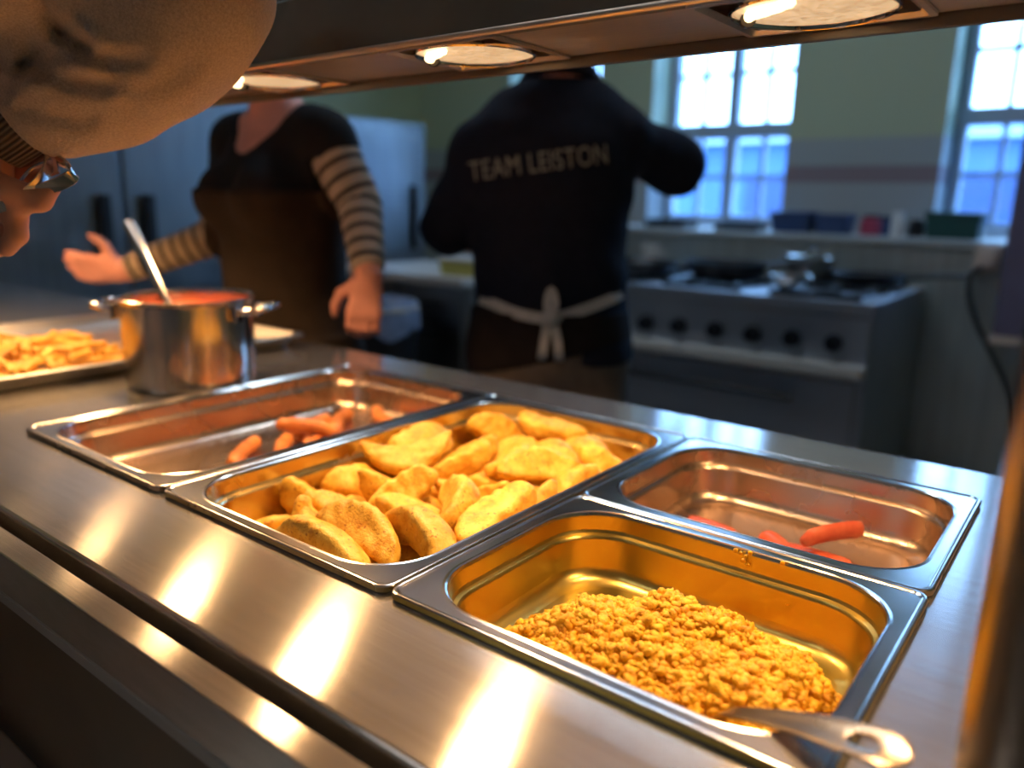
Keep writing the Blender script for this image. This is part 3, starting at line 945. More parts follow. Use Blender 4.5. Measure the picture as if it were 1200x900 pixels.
# ---- serving spoon
def spoon():
    t = empty('serving_spoon', (.905, .055, -.03), 0, 'steel serving spoon with a hanging hole, stuck in the curried crumble', 'spoon')
    E = np.array([1.012,.016,.022]); B = np.array([.888, .068, -.052])
    K = np.array([.9085, .0440, -.0135])
    path = catmull([B + (B - K) * .1, (B + K) / 2 + np.array([0, 0, -.001]), K, (K * .55 + E * .45) + np.array([0, 0, .005]), (K * .2 + E * .8) + np.array([0, 0, .0035]), E], 10)
    path = np.array(path)
    L = np.concatenate([[0], np.cumsum(np.linalg.norm(np.diff(path, axis=0), axis=1))]); L /= L[-1]
    # flat outline in (s, w), with a slot near the end
    def width(s):
        return np.interp(s, [0, .25, .45, .75, .90, .955, .985, 1.0], [.0040, .0046, .0066, .0120, .0138, .0125, .0085, .002])
    Ltot = np.linalg.norm(np.diff(path, axis=0), axis=1).sum()
    S = np.linspace(0, 1, 61)
    hx0, hx1, hw = .80, .915, .0048
    bm = bmesh.new()
    Z = np.array([0, 0, 1.0])
    def P(s, w, lift=0):
        p = np.array([np.interp(s, L, path[:, i]) for i in range(3)])
        q = np.array([np.interp(min(1, s + .01), L, path[:, i]) - np.interp(max(0, s - .01), L, path[:, i]) for i in range(3)])
        tt = q / np.linalg.norm(q); sd = np.cross(tt, Z); sd /= np.linalg.norm(sd); up = np.cross(sd, tt)
        up, sd = up * math.cos(.17) + sd * math.sin(.17), sd * math.cos(.17) - up * math.sin(.17)
        return p + sd * w + up * (lift + 30 * w * w * .25)
    def sheet(lift):
        rows = []
        for s in S:
            w = width(s)
            h = 0
            if hx0 < s < hx1: h = hw * math.sqrt(max(0, 1 - ((s - (hx0 + hx1) / 2) / ((hx1 - hx0) / 2)) ** 2))
            rows.append([bm.verts.new(P(s, x, lift)) for x in (-w, -(w + h) / 2, -h, -h * .999 + 1e-6, h * .999 - 1e-6, h, (w + h) / 2, w)])
        for i, (a, c) in enumerate(zip(rows[:-1], rows[1:])):
            inhole = hx0 < S[i + 1] and S[i] < hx1
            for k in range(7):
                if inhole and 2 <= k <= 4: continue
                if not inhole and k in (2, 3, 4):
                    if k != 3: continue
                    bm.faces.new((a[2], c[2], c[5], a[5])); continue
                bm.faces.new((a[k], c[k], c[k + 1], a[k + 1]))
        return rows
    sheet(0)
    bmesh.ops.remove_doubles(bm, verts=bm.verts, dist=.00012)
    bmesh.ops.recalc_face_normals(bm, faces=bm.faces)
    o = from_bm('handle', bm, M['spoon'], t, 50)
    md = o.modifiers.new('thickness', 'SOLIDIFY'); md.thickness = .0022; md.offset = 0
    b2 = o.modifiers.new('edge', 'BEVEL'); b2.width = .0008; b2.segments = 2; b2.limit_method = 'ANGLE'
    o.location = -Vector(t.location)
    # bowl of the spoon, mostly dug into the food
    bm = bmesh.new()
    rings = []
    for k in range(9):
        a = k / 8 * PI / 2
        rings.append([bm.verts.new((.036 * math.sin(a) * math.cos(q), .025 * math.sin(a) * math.sin(q), -.016 * math.cos(a))) for q in np.linspace(0, 2 * PI, 28, endpoint=False)])
    for a, c in zip(rings[:-1], rings[1:]):
        for k in range(28):
            try: bm.faces.new((a[k], a[(k + 1) % 28], c[(k + 1) % 28], c[k]))
            except Exception: pass
    bmesh.ops.remove_doubles(bm, verts=bm.verts, dist=1e-5)
    bw = from_bm('bowl', bm, M['spoon'], t, 60)
    md = bw.modifiers.new('thickness', 'SOLIDIFY'); md.thickness = .002
    d = B - K
    bw.location = Vector(B + np.array([-.022, .020, -.004])) - Vector(t.location)
    bw.rotation_euler = (0, .15, math.atan2(d[1], d[0]))
    return t
spoon()

# ================================================================== HEATED GANTRY
GX0, GX1 = -1.62, 1.80
GY0, GY1 = .189, .3245
M['lip'] = steel('shaded_lip_steel', (.20, .18, .165), .4)  # darker than the gantry steel: shade on the inner face painted in
GZ = .4255
ga = empty('heated_gantry', (.1, .32, TZ), 0, 'overhead heated gantry with a dark fascia and round lamps lighting the food', 'gantry')
def gpart(name, bm, m, ang=40, parent=None):
    o = from_bm(name, bm, m, parent or ga, ang)
    o.location = -Vector(ga.location)
    return o
LX = [.849, .522, .194, -.134, -.462, -.79, -1.118, 1.176]
LY = .256
HW = .069
bm = bmesh.new()
xs_ = sorted([GX0, GX1] + [x - HW for x in LX] + [x + HW for x in LX])
hl = [(x - HW, x + HW, LY - .0595, LY + .0595) for x in LX]
ys_ = sorted([GY0 + .012, GY1 - .002, LY - .0595, LY + .0595])
for i in range(len(xs_) - 1):
    for j in range(3):
        cx = (xs_[i] + xs_[i + 1]) / 2; cy = (ys_[j] + ys_[j + 1]) / 2
        if any(h[0] < cx < h[1] and h[2] < cy < h[3] for h in hl): continue
        b_box(bm, xs_[i], xs_[i + 1], ys_[j], ys_[j + 1], GZ, GZ + .0015)
bmesh.ops.remove_doubles(bm, verts=bm.verts, dist=1e-5)
gpart('underside', bm, M['gantry'], 30)
# front fascia with a rolled lower edge
bm = bmesh.new()
prof = [(GY0 + .016, GZ - .0003), (GY0 + .009, GZ - .0012), (GY0 + .003, GZ - .001), (GY0, GZ + .003), (GY0, GZ + .0605), (GY0 + .006, GZ + .064), (GY1, GZ + .064), (GY1, GZ + .059), (GY0 + .012, GZ + .059), (GY0 + .008, GZ + .054), (GY0 + .006, GZ + .006), (GY0 + .016, GZ + .003)]
for xe in (GX0, GX1): pass
A = [bm.verts.new((GX0, y, z)) for y, z in prof]; Bv = [bm.verts.new((GX1, y, z)) for y, z in prof]
for k in range(len(prof)):
    bm.faces.new((A[k], A[(k + 1) % len(prof)], Bv[(k + 1) % len(prof)], Bv[k]))
bm.faces.new(A[::-1]); bm.faces.new(Bv)
bmesh.ops.recalc_face_normals(bm, faces=bm.faces)
gpart('fascia', bm, M['fascia'], 50)
bm = bmesh.new(); b_tube(bm, [(GX0, GY0 + .003, GZ + .0022), (GX1, GY0 + .003, GZ + .0022)], .0036, 12)
gpart('edge_roll', bm, M['gantry'])
gpart('rear_lip', b_box(bmesh.new(), GX0, GX1, GY1, GY1 + .006, GZ - .0105, GZ + .064, .0015), M['lip'])
gpart('end_cap', b_box(bmesh.new(), GX1 - .004, GX1 - .0005, GY0 + .012, GY1 - .002, GZ + .002, GZ + .059), M['gantry'])
gpart('end_cap', b_box(bmesh.new(), GX0 + .0005, GX0 + .004, GY0 + .012, GY1 - .002, GZ + .002, GZ + .059), M['gantry'])
LIGHTS = []

for x in LX:
    # square recessed housing with thin raised frame
    bm = bmesh.new()
    b_loft_rect(bm, [(HW - .006, .0540, .004, GZ + .0), (HW - .006, .0540, .004, GZ + .045)], 3, False, True)
    b_loft_rect(bm, [(HW + .004, .0630, .004, GZ - .0004), (HW + .004, .0630, .004, GZ - .0032), (HW - .001, .0585, .004, GZ - .0032), (HW - .006, .0540, .004, GZ + .003)], 3)
    bmesh.ops.recalc_face_normals(bm, faces=bm.faces)
    h = gpart('heat_lamp', bm, M['gantry'], 40)
    h.location = Vector((x, LY, 0)) - Vector(ga.location)
    bm = bmesh.new(); b_lathe(bm, [(.0565, .003), (.0575, -.0032), (.0588, -.0044), (.0602, -.0032), (.0607, .004), (.056, .03), (.02, .042)], (0, 0, GZ), 56)
    from_bm('reflector_ring', bm, M['chrome'], h)
    bm = bmesh.new(); b_lathe(bm, [(.0002, -.0036), (.03, -.0032), (.050, -.0022), (.0570, -.0006), (.0570, .001), (.03, .001), (.0002, .001)], (0, 0, GZ), 56)
    from_bm('lamp_glass', bm, M['lens'], h)
    bm = bmesh.new()
    b_tube(bm, catmull([(-.041, -.018, GZ - .0048), (-.034, -.030, GZ - .0060), (-.014, -.040, GZ - .0060), (.002, -.044, GZ - .0048)], 6), [.0025] + [.0040] * 10 + [.0036] * 4 + [.003] * 3 + [.0015], 10)
    from_bm('burner', bm, M['filament'], h)
    bm = bmesh.new(); b_tube(bm, [(-.048, -.006, GZ - .0046), (-.042, -.016, GZ - .0054)], [.0055, .0060], 10)
    from_bm('burner_cap', bm, M['bulb_cap'], h)
    LIGHTS.append((x, LY, GZ - .012))
ga.rotation_euler = (0, -.007, 0)
def post(x, y):
    dz = -.007 * (x - .1)          # the shelf sags a touch; its posts still stand on the worktop
    bm = bmesh.new(); b_tube(bm, [(x, y, TZ + .002 + dz), (x, y, .56)], .031, 40)
    p = gpart('post', bm, M['post'])
    bm = bmesh.new(); b_lathe(bm, [(.0005, .006), (.034, .006), (.048, .004), (.050, 0)], (x, y, TZ + .0006 + dz), 40); q = from_bm('foot_plate', bm, M['chrome'], p)
    bm = bmesh.new(); b_box(bm, x - .022, x + .022, y - .028, GY1 - .03, GZ + .0645, GZ + .095, .003)
    gpart('bracket_arm', bm, M['gantry'])
M['post'] = steel('post_steel', (.30, .27, .24), .24, rvar=.03)
post(1.062, .004); post(-1.48, .004)

# ================================================================== POT, LADLE AND FRIES TRAY
PC = (-.106, .292)
pot = empty('stock_pot', (PC[0], PC[1], TZ), 0, 'shiny steel two-handled pot of red sauce standing beside the tray of chips', 'pot')
bm = bmesh.new()
b_lathe(bm, [(.001, 0), (.088, 0), (.096, .002), (.0985, .009), (.0985, .128), (.1000, .1335), (.1035, .1355), (.1040, .1375), (.1015, .1385), (.0975, .1365), (.0962, .130), (.0962, .010), (.088, .004), (.001, .004)], (0, 0, .0002), 72)
from_bm('body', bm, M['pot'], pot, 35)
for a in (3.80, .56):
    ca, sa = math.cos(a), math.sin(a)
    def L(r, w, z): return (r * ca - w * sa, r * sa + w * ca, z)
    bm = bmesh.new()
    b_tube(bm, catmull([L(.097, -.036, .118), L(.118, -.036, .122), L(.136, -.028, .125), L(.141, 0, .126), L(.136, .028, .125), L(.118, .036, .122), L(.097, .036, .118)], 6), .0052, 12)
    hd = from_bm('handle', bm, M['chrome'], pot)
    for w in (-.036, .036):
        bm = bmesh.new(); b_box(bm, -.002, .004, -.010, .010, -.012, .012, .002)
        q = from_bm('mounting_plate', bm, M['chrome'], hd); q.location = L(.0985, w, .116); q.rotation_euler = (0, 0, a)
bm = bmesh.new()
rsn = np.random.RandomState(1)
rr = [(.001, 0), (.03, .001), (.06, -.001), (.0885, .0005), (.0958, .002)]
b_lathe(bm, rr, (PC[0], PC[1], TZ + .117), 48, True)
for v in bm.verts: v.co.z += .0016 * math.sin(90 * v.co.x) * math.cos(70 * v.co.y)
sa_ = from_bm('tomato_sauce', bm, M['sauce'], None, 80)
tag(sa_, 'red tomato sauce filling the steel pot', 'sauce', None, 'stuff')
ld = empty('ladle', (PC[0], PC[1], TZ + .03), 0, 'steel ladle with its long handle leaning out of the sauce pot', 'ladle')
lt = at(148, 258, 1.335) - np.array(ld.location); lb = np.array([-.030, .012, .028])
bm = bmesh.new()
dv = (lt - lb)
b_tube(bm, [lb + dv * t for t in (0, .2, .5, .8, .96, 1.0)], [.0055, .0060, .0075, .0105, .0105, .006], 14, True, .42)
from_bm('handle', bm, M['pot'], ld)
bm = bmesh.new(); b_lathe(bm, [(.001, 0), (.022, .003), (.034, .014), (.037, .028), (.0355, .028), (.032, .015), (.021, .005), (.001, .002)], (-.030, .012, 0), 32)
from_bm('bowl', bm, M['pot'], ld)

TRX0, TRX1, TRY0, TRY1 = -.742, -.212, -.22, .606
tr = empty('baking_tray', ((TRX0 + TRX1) / 2, (TRY0 + TRY1) / 2, TZ), 0, 'wide shallow steel baking tray of chips running behind the sauce pot', 'tray')
hx, hy = (TRX1 - TRX0) / 2, (TRY1 - TRY0) / 2
bm = bmesh.new()
b_loft_rect(bm, [(hx - .001, hy - .001, .02, .0232), (hx, hy, .021, .0255), (hx - .003, hy - .003, .02, .0275), (hx - .013, hy - .013, .02, .0265), (hx - .018, hy - .018, .02, .018), (hx - .026, hy - .026, .02, .0045), (hx - .032, hy - .032, .02, .0025),
                 (hx - .034, hy - .034, .02, .0025)], 6, False, True)
b_loft_rect(bm, [(hx - .001, hy - .001, .02, .0232), (hx - .015, hy - .015, .02, .022), (hx - .027, hy - .027, .02, .0018), (hx - .034, hy - .034, .02, .0004)], 6, False, True)
bmesh.ops.recalc_face_normals(bm, faces=bm.faces)
from_bm('pan', bm, M['tray'], tr, 40)
FRIES = [
('f85',(-0.4432,0.0952,0.0399),(0.46,0.402,-0.436,-0.66)),
('f85',(-0.4326,-0.0786,0.0373),(0.027,-0.013,-0.72,0.694)),
('f85',(-0.5651,0.0501,0.0352),(0.669,0.701,0.205,0.142)),
('f55',(-0.622,0.052,0.0352),(0.976,0.186,-0.031,-0.11)),
('f85',(-0.629,0.1565,0.0349),(0.002,0.688,0.725,0.002)),
('f85',(-0.4686,0.1116,0.0348),(0.352,-0.01,0.024,-0.936)),
('f55',(-0.3823,0.1537,0.0347),(0.718,0.664,-0.142,-0.153)),
('f85',(-0.4071,0.1174,0.0341),(0.429,-0.065,-0.205,0.877)),
('f85',(-0.471,0.22,0.0331),(0.106,-0.36,-0.906,0.196)),
('f70',(-0.5297,0.0313,0.0329),(0.488,-0.61,-0.364,0.507)),
('f70',(-0.4267,0.0824,0.0325),(0.173,-0.668,0.723,-0.002)),
('f70',(-0.4799,0.1698,0.0317),(0.243,-0.464,0.694,-0.494)),
('f55',(-0.4112,0.0551,0.0313),(0.113,-0.528,0.841,0.025)),
('f70',(-0.6216,0.0745,0.0311),(0.099,-0.214,0.967,0.096)),
('f70',(-0.4906,0.1201,0.0304),(0.579,0.599,0.28,0.478)),
('f85',(-0.3255,0.0771,0.0301),(0.081,-0.03,-0.996,0.001)),
('f55',(-0.3847,0.0514,0.0297),(0.254,0.108,0.049,-0.96)),
('f85',(-0.4636,0.0631,0.029),(0.209,0.42,-0.847,-0.25)),
('f85',(-0.3337,0.0956,0.0283),(0.981,0.109,0.155,0.041)),
('f55',(-0.5155,-0.0406,0.0282),(0.006,0.526,-0.801,-0.287)),
('f70',(-0.4672,0.0331,0.0277),(0.649,0.692,0.124,0.291)),
('f85',(-0.2572,0.0182,0.0275),(0.405,0.374,0.653,0.519)),
('f70',(-0.5478,-0.0092,0.0275),(0.089,0.106,-0.918,-0.37)),
('f85',(-0.4745,-0.0477,0.0271),(0.941,0.093,-0.147,0.29)),
('f70',(-0.3303,-0.0735,0.0271),(0.763,0.267,0.195,0.555)),
('f70',(-0.4078,-0.0182,0.0266),(0.39,0.6,0.618,0.325)),
('f55',(-0.3721,0.201,0.0262),(0.974,0.016,-0.004,0.224)),
('f70',(-0.5143,0.0999,0.0262),(0.458,-0.443,0.543,-0.546)),
('f70',(-0.4646,-0.0684,0.0258),(0.013,-0.477,0.879,-0.004)),
('f55',(-0.5208,-0.0186,0.0258),(0.666,-0.697,-0.21,0.161)),
('f85',(-0.5593,0.1071,0.0258),(0.604,0.781,0.107,0.119)),
('f70',(-0.403,-0.1218,0.0257),(0.005,-0.816,0.578,-0.013)),
('f70',(-0.3108,0.2073,0.0257),(0.901,-0.017,-0.01,-0.433)),
('f70',(-0.3375,-0.0312,0.0257),(0.023,0.043,0.707,0.706)),
('f55',(-0.5906,0.031,0.0256),(0.036,0.503,0.863,-0.038)),
('f55',(-0.4971,0.2098,0.0255),(0.604,-0.016,-0.011,0.797)),
('f55',(-0.428,-0.0179,0.0252),(0.242,-0.923,0.206,0.217)),
('f70',(-0.3917,0.1128,0.0251),(0.019,0.634,0.711,0.303)),
('f85',(-0.5888,-0.0609,0.025),(0.074,0.08,-0.553,-0.826)),
('f55',(-0.4024,0.0243,0.0248),(0.205,-0.12,-0.689,-0.684)),
('f70',(-0.4334,0.1708,0.0248),(0.738,0.655,0.121,0.104)),
('f55',(-0.5613,0.0894,0.0247),(0.926,-0.282,-0.014,0.251)),
('f55',(-0.4751,-0.0059,0.0246),(0.332,-0.042,-0.063,-0.94)),
('f85',(-0.4194,-0.061,0.0246),(0.868,0.18,-0.042,-0.46)),
('f70',(-0.3051,0.0445,0.0245),(0.224,-0.014,0.075,0.972)),
('f55',(-0.4753,0.07,0.0245),(0.761,0.279,0.172,0.559)),
('f70',(-0.2776,-0.0371,0.0241),(0.166,-0.011,-0.004,-0.986)),
('f55',(-0.3633,0.0681,0.024),(0.804,0.021,0.034,-0.594)),
('f55',(-0.5462,0.0739,0.024),(0.92,0.122,0.052,0.37)),
('f70',(-0.4347,0.0356,0.0239),(0.103,-0.833,0.54,-0.066)),
('f55',(-0.5334,0.012,0.0239),(0.06,0.991,0.085,-0.082)),
('f85',(-0.2792,0.1073,0.0239),(0.231,0.227,0.637,0.7)),
('f85',(-0.4952,0.0631,0.0238),(0.613,-0.01,-0.001,-0.79)),
('f85',(-0.4084,0.0989,0.0236),(0.602,0.675,-0.318,-0.284)),
('f55',(-0.5085,0.0571,0.0236),(0.05,0.614,-0.785,-0.073)),
('f85',(-0.359,-0.1072,0.0235),(0.484,-0.141,0.115,-0.856)),
('f55',(-0.545,-0.1274,0.0235),(0.027,0.401,0.914,0.051)),
('f85',(-0.3739,0.1515,0.0233),(0.185,0.0,0.001,0.983)),
('f70',(-0.5663,-0.1214,0.0233),(0.407,0.015,0.051,0.912)),
('f55',(-0.6487,0.1414,0.0233),(0.317,-0.002,0.0,0.948)),
('f55',(-0.3523,0.0017,0.0233),(0.0,0.037,0.999,0.0)),
('f70',(-0.2969,-0.107,0.0233),(0.727,0.674,-0.071,-0.107)),
('f85',(-0.2973,-0.1224,0.0233),(0.062,0.024,-0.002,0.998)),
('f55',(-0.4311,-0.0982,0.0233),(0.001,0.79,0.613,-0.0)),
('f85',(-0.627,0.1619,0.0233),(0.254,-0.002,0.0,0.967)),
('f85',(-0.6152,0.174,0.0233),(0.216,-0.0,-0.001,0.976)),
('f55',(-0.4127,0.0816,0.0232),(0.897,0.022,-0.003,-0.442)),
('f70',(-0.6281,0.193,0.0232),(0.976,0.065,-0.013,-0.206)),
('f85',(-0.2806,0.1232,0.0232),(0.236,0.218,0.644,0.695)),
('f70',(-0.3182,0.0077,0.0232),(0.791,-0.009,0.009,-0.611)),
('f55',(-0.5017,0.2717,0.0232),(0.258,0.244,-0.642,-0.68)),
('f55',(-0.6074,0.0914,0.0231),(0.462,-0.013,-0.015,0.887)),
('f85',(-0.2772,0.1514,0.0231),(0.163,-0.003,0.018,0.986)),
('f85',(-0.5601,0.1997,0.0231),(0.441,0.224,-0.619,-0.61)),
('f70',(-0.4193,0.1412,0.023),(0.999,0.03,0.007,-0.009)),
('f55',(-0.3943,0.2308,0.023),(0.015,-0.635,0.773,-0.007)),
('f55',(-0.3714,0.0342,0.0229),(0.581,0.311,0.605,0.447)),
('f85',(-0.4599,-0.0165,0.0226),(0.907,0.029,-0.127,0.401)),
('f55',(-0.5737,0.0421,0.0226),(0.176,0.783,-0.597,0.004)),
('f85',(-0.4757,0.0081,0.0223),(0.932,0.014,-0.128,0.339)),
('f70',(-0.4941,-0.0393,0.0222),(0.315,0.182,-0.05,-0.93)),
('f70',(-0.4603,-0.1196,0.0213),(0.881,0.085,-0.111,0.452)),
('f85',(-0.533,0.1473,0.0205),(0.188,-0.002,-0.47,-0.862)),
('f85',(-0.4723,0.1118,0.02),(0.001,0.994,-0.046,0.098)),
('f85',(-0.3445,0.1622,0.02),(0.363,0.124,0.071,0.921)),
('f55',(-0.4362,0.1838,0.0197),(0.962,-0.231,0.133,0.052)),
('f85',(-0.5701,-0.0024,0.0197),(0.142,-0.094,-0.014,-0.985)),
('f55',(-0.4531,0.2498,0.019),(0.659,0.504,0.454,0.324)),
('f85',(-0.3972,-0.0355,0.0187),(0.409,0.499,-0.497,-0.58)),
('f85',(-0.3411,0.1917,0.0186),(0.524,-0.076,0.046,0.847)),
('f55',(-0.484,0.1304,0.0184),(0.041,-0.15,0.702,0.695)),
('f85',(-0.411,0.2559,0.0183),(0.622,0.627,0.263,0.389)),
('f85',(-0.4751,0.2693,0.0183),(0.261,-0.053,-0.08,-0.96)),
('f70',(-0.5341,0.2589,0.0182),(0.384,0.273,0.669,0.575)),
('f70',(-0.4966,0.1752,0.0182),(0.663,0.668,-0.158,-0.3)),
('f85',(-0.6562,0.027,0.0182),(0.119,-0.089,-0.113,0.982)),
('f70',(-0.2856,0.0133,0.018),(0.347,-0.411,0.524,-0.661)),
('f70',(-0.655,0.1058,0.018),(0.964,0.057,-0.098,-0.239)),
('f70',(-0.2702,0.0642,0.0179),(0.086,0.147,-0.985,0.02)),
('f70',(-0.4967,0.1433,0.0177),(0.482,0.871,0.031,0.093)),
('f55',(-0.4449,-0.0884,0.0177),(0.06,-0.84,-0.531,-0.094)),
('f55',(-0.5425,0.1232,0.0175),(0.077,-0.028,-0.914,-0.398)),
('f70',(-0.4338,0.1998,0.0174),(0.732,0.676,-0.076,0.041)),
('f85',(-0.5917,-0.0222,0.0174),(0.008,-0.062,0.365,0.929)),
('f85',(-0.3307,0.2884,0.0174),(0.1,0.554,0.826,0.025)),
('f85',(-0.585,0.3025,0.0169),(0.99,-0.008,-0.061,-0.126)),
('f85',(-0.3402,0.2802,0.0169),(0.547,-0.1,-0.04,0.83)),
('f55',(-0.5476,-0.0443,0.0167),(0.058,-0.039,-0.923,-0.379)),
('f55',(-0.5394,-0.0694,0.0164),(0.033,0.077,0.365,0.927)),
('f55',(-0.3896,-0.0595,0.0161),(0.5,-0.409,0.576,-0.501)),
('f70',(-0.5208,-0.1063,0.0156),(0.214,-0.142,0.686,-0.681)),
('f70',(-0.4303,0.2668,0.0156),(0.235,0.538,-0.764,-0.267)),
('f55',(-0.5641,0.113,0.0151),(0.042,0.028,-0.386,0.921)),
('f70',(-0.481,0.195,0.0147),(0.258,-0.266,-0.648,0.665)),
('f85',(-0.5468,0.0331,0.0146),(0.217,-0.265,0.682,-0.646)),
('f70',(-0.3666,0.0965,0.0146),(0.569,-0.586,-0.438,0.375)),
('f55',(-0.6045,0.2059,0.0146),(0.681,-0.731,-0.039,-0.014)),
('f70',(-0.318,-0.0535,0.0146),(0.091,-0.133,0.72,-0.675)),
('f55',(-0.3791,0.1948,0.0146),(0.596,-0.624,-0.376,0.339)),
('f55',(-0.4786,0.1759,0.0146),(0.644,-0.681,0.247,-0.248)),
('f70',(-0.2714,0.0095,0.0146),(0.369,-0.428,0.593,-0.573)),
('f70',(-0.2685,-0.0802,0.0146),(0.393,-0.399,-0.614,0.557)),
('f55',(-0.3093,0.2001,0.0145),(0.469,-0.522,0.513,-0.494)),
('f70',(-0.4603,-0.0701,0.0145),(0.659,-0.703,-0.205,0.173)),
('f70',(-0.4401,-0.0425,0.0145),(0.04,-0.061,0.729,-0.681)),
('f55',(-0.3961,-0.109,0.0145),(0.625,-0.682,0.266,-0.272)),
('f85',(-0.5901,-0.0861,0.0145),(0.678,-0.73,0.058,-0.068)),
('f85',(-0.2441,-0.1147,0.0145),(0.458,-0.503,0.531,-0.505)),
('f85',(-0.5698,0.3241,0.0145),(0.681,-0.732,-0.008,-0.007)),
('f70',(-0.3973,-0.1348,0.0145),(0.678,-0.73,0.055,-0.069)),
('f55',(-0.6759,-0.0896,0.0145),(0.359,-0.365,-0.634,0.579)),
('f55',(-0.6528,0.0101,0.0145),(0.04,-0.019,-0.732,0.68)),
('f55',(-0.3749,-0.0931,0.0145),(0.446,-0.46,-0.568,0.516)),
('f55',(-0.3411,-0.0328,0.0145),(0.121,-0.106,-0.724,0.671)),
('f70',(-0.2521,0.0164,0.0127),(0.769,0.261,0.196,0.549)),
('f55',(-0.5446,0.056,0.0126),(0.366,0.889,0.256,0.097)),
('f85',(-0.5817,-0.0525,0.0125),(0.042,0.027,0.539,0.841)),
('f85',(-0.6432,0.0436,0.0118),(0.917,-0.0,-0.0,-0.399)),
('f85',(-0.5536,-0.0321,0.0118),(0.997,0.0,-0.0,0.072)),
('f55',(-0.5927,0.1,0.0118),(0.981,-0.0,-0.001,-0.193)),
('f55',(-0.3714,0.2699,0.0118),(0.0,-0.479,-0.878,-0.0)),
('f55',(-0.4547,0.1418,0.0118),(0.0,0.506,-0.862,0.0)),
('f70',(-0.5262,-0.0017,0.0118),(0.0,-0.985,-0.172,-0.0)),
('f70',(-0.3416,0.0774,0.0118),(0.409,-0.0,-0.0,-0.913)),
('f55',(-0.5186,0.2806,0.0118),(0.198,0.001,-0.0,0.98)),
('f85',(-0.3574,0.0211,0.0118),(0.0,-0.986,-0.169,-0.0)),
('f55',(-0.4069,0.2398,0.0118),(0.495,-0.0,-0.0,-0.869)),
('f85',(-0.3349,0.042,0.0118),(0.984,0.0,-0.0,0.181)),
('f55',(-0.5045,0.0767,0.0118),(0.901,-0.0,-0.0,-0.433)),
('f85',(-0.6059,0.1525,0.0118),(0.0,0.384,-0.923,0.0)),
('f85',(-0.3065,0.2645,0.0118),(0.558,-0.0,-0.0,-0.83)),
('f70',(-0.5245,0.0367,0.0118),(0.0,-0.941,-0.337,-0.0)),
('f85',(-0.2845,0.0897,0.0118),(0.984,0.0,-0.0,0.181)),
('f70',(-0.4493,0.0803,0.0118),(0.0,0.726,-0.688,0.0)),
('f70',(-0.3795,0.137,0.0118),(0.707,-0.0,-0.0,-0.708)),
('f70',(-0.3477,-0.0184,0.0118),(0.987,-0.0,-0.0,-0.161)),
('f70',(-0.3985,0.0896,0.0118),(0.673,0.0,-0.0,0.74)),
('f70',(-0.4175,0.1577,0.0118),(0.959,-0.0,-0.0,-0.284)),
('f55',(-0.419,0.1144,0.0118),(0.0,-0.809,-0.587,-0.0)),
('f85',(-0.6012,0.0482,0.0118),(0.0,-0.74,-0.673,-0.0)),
('f70',(-0.2816,0.1786,0.0118),(0.242,-0.0,-0.0,-0.97)),
('f70',(-0.2662,0.1275,0.0118),(0.334,-0.0,-0.0,-0.942)),
('f85',(-0.287,0.0766,0.0118),(0.177,-0.0,-0.0,-0.984)),
('f55',(-0.4137,-0.0056,0.0118),(0.035,-0.001,-0.0,-0.999)),
('f70',(-0.3122,-0.0181,0.0118),(0.974,-0.0,-0.0,-0.226)),
('f55',(-0.4788,0.0792,0.0118),(0.0,0.908,-0.42,0.0)),
('f70',(-0.4543,0.2131,0.0118),(0.998,-0.0,-0.0,-0.055)),
('f85',(-0.4806,0.2411,0.0118),(0.0,0.985,-0.173,0.0)),
('f55',(-0.5206,-0.1608,0.0118),(0.886,-0.0,-0.0,-0.464)),
('f70',(-0.3646,0.1648,0.0118),(0.698,-0.0,-0.0,-0.717)),
('f70',(-0.5733,0.1294,0.0118),(0.0,0.106,-0.994,0.0)),
('f55',(-0.4001,0.1911,0.0118),(0.0,-0.798,-0.602,-0.0)),
('f70',(-0.5823,0.1539,0.0118),(0.0,0.323,-0.946,0.0)),
('f85',(-0.6175,0.1614,0.0118),(0.918,0.0,-0.0,0.395)),
('f55',(-0.6118,0.2211,0.0118),(0.0,0.999,-0.053,0.001)),
('f55',(-0.6824,-0.0454,0.0118),(0.0,0.828,-0.56,0.0)),
('f55',(-0.4252,-0.0911,0.0118),(0.0,0.694,-0.72,0.0)),
('f55',(-0.4869,-0.15,0.0118),(0.0,0.944,-0.33,0.0)),
('f85',(-0.6215,0.0714,0.0118),(0.766,-0.0,-0.0,-0.643)),
('f55',(-0.6448,0.1742,0.0118),(0.921,0.0,-0.0,0.39)),
('f70',(-0.4884,-0.1716,0.0118),(0.926,-0.0,-0.0,-0.379)),
('f70',(-0.5245,-0.0919,0.0118),(0.0,-0.969,-0.247,-0.0)),
('f70',(-0.2789,0.1355,0.0118),(0.0,-0.941,-0.339,-0.0)),
('f85',(-0.2408,-0.0283,0.0118),(0.71,0.0,-0.0,0.704)),
('f55',(-0.6541,-0.0087,0.0118),(0.092,-0.001,-0.0,-0.996)),
('f85',(-0.2443,0.2478,0.0118),(0.0,-0.727,-0.687,-0.0)),
('f70',(-0.5585,-0.1622,0.0118),(0.0,0.514,-0.858,0.0)),
('f70',(-0.345,-0.1763,0.0118),(0.282,-0.0,-0.0,-0.96)),
('f70',(-0.2946,-0.0903,0.0118),(0.763,0.0,-0.0,0.647)),
('f55',(-0.4039,0.3004,0.0118),(0.0,0.876,-0.482,0.0)),
('f55',(-0.5463,0.0746,0.0118),(0.186,-0.001,-0.0,-0.983)),
('f55',(-0.5338,0.1626,0.0118),(0.325,-0.0,-0.0,-0.946)),
('f70',(-0.3349,0.0104,0.0118),(0.992,0.0,-0.0,0.13)),
('f85',(-0.6753,-0.1575,0.0118),(0.791,-0.0,-0.0,-0.612)),
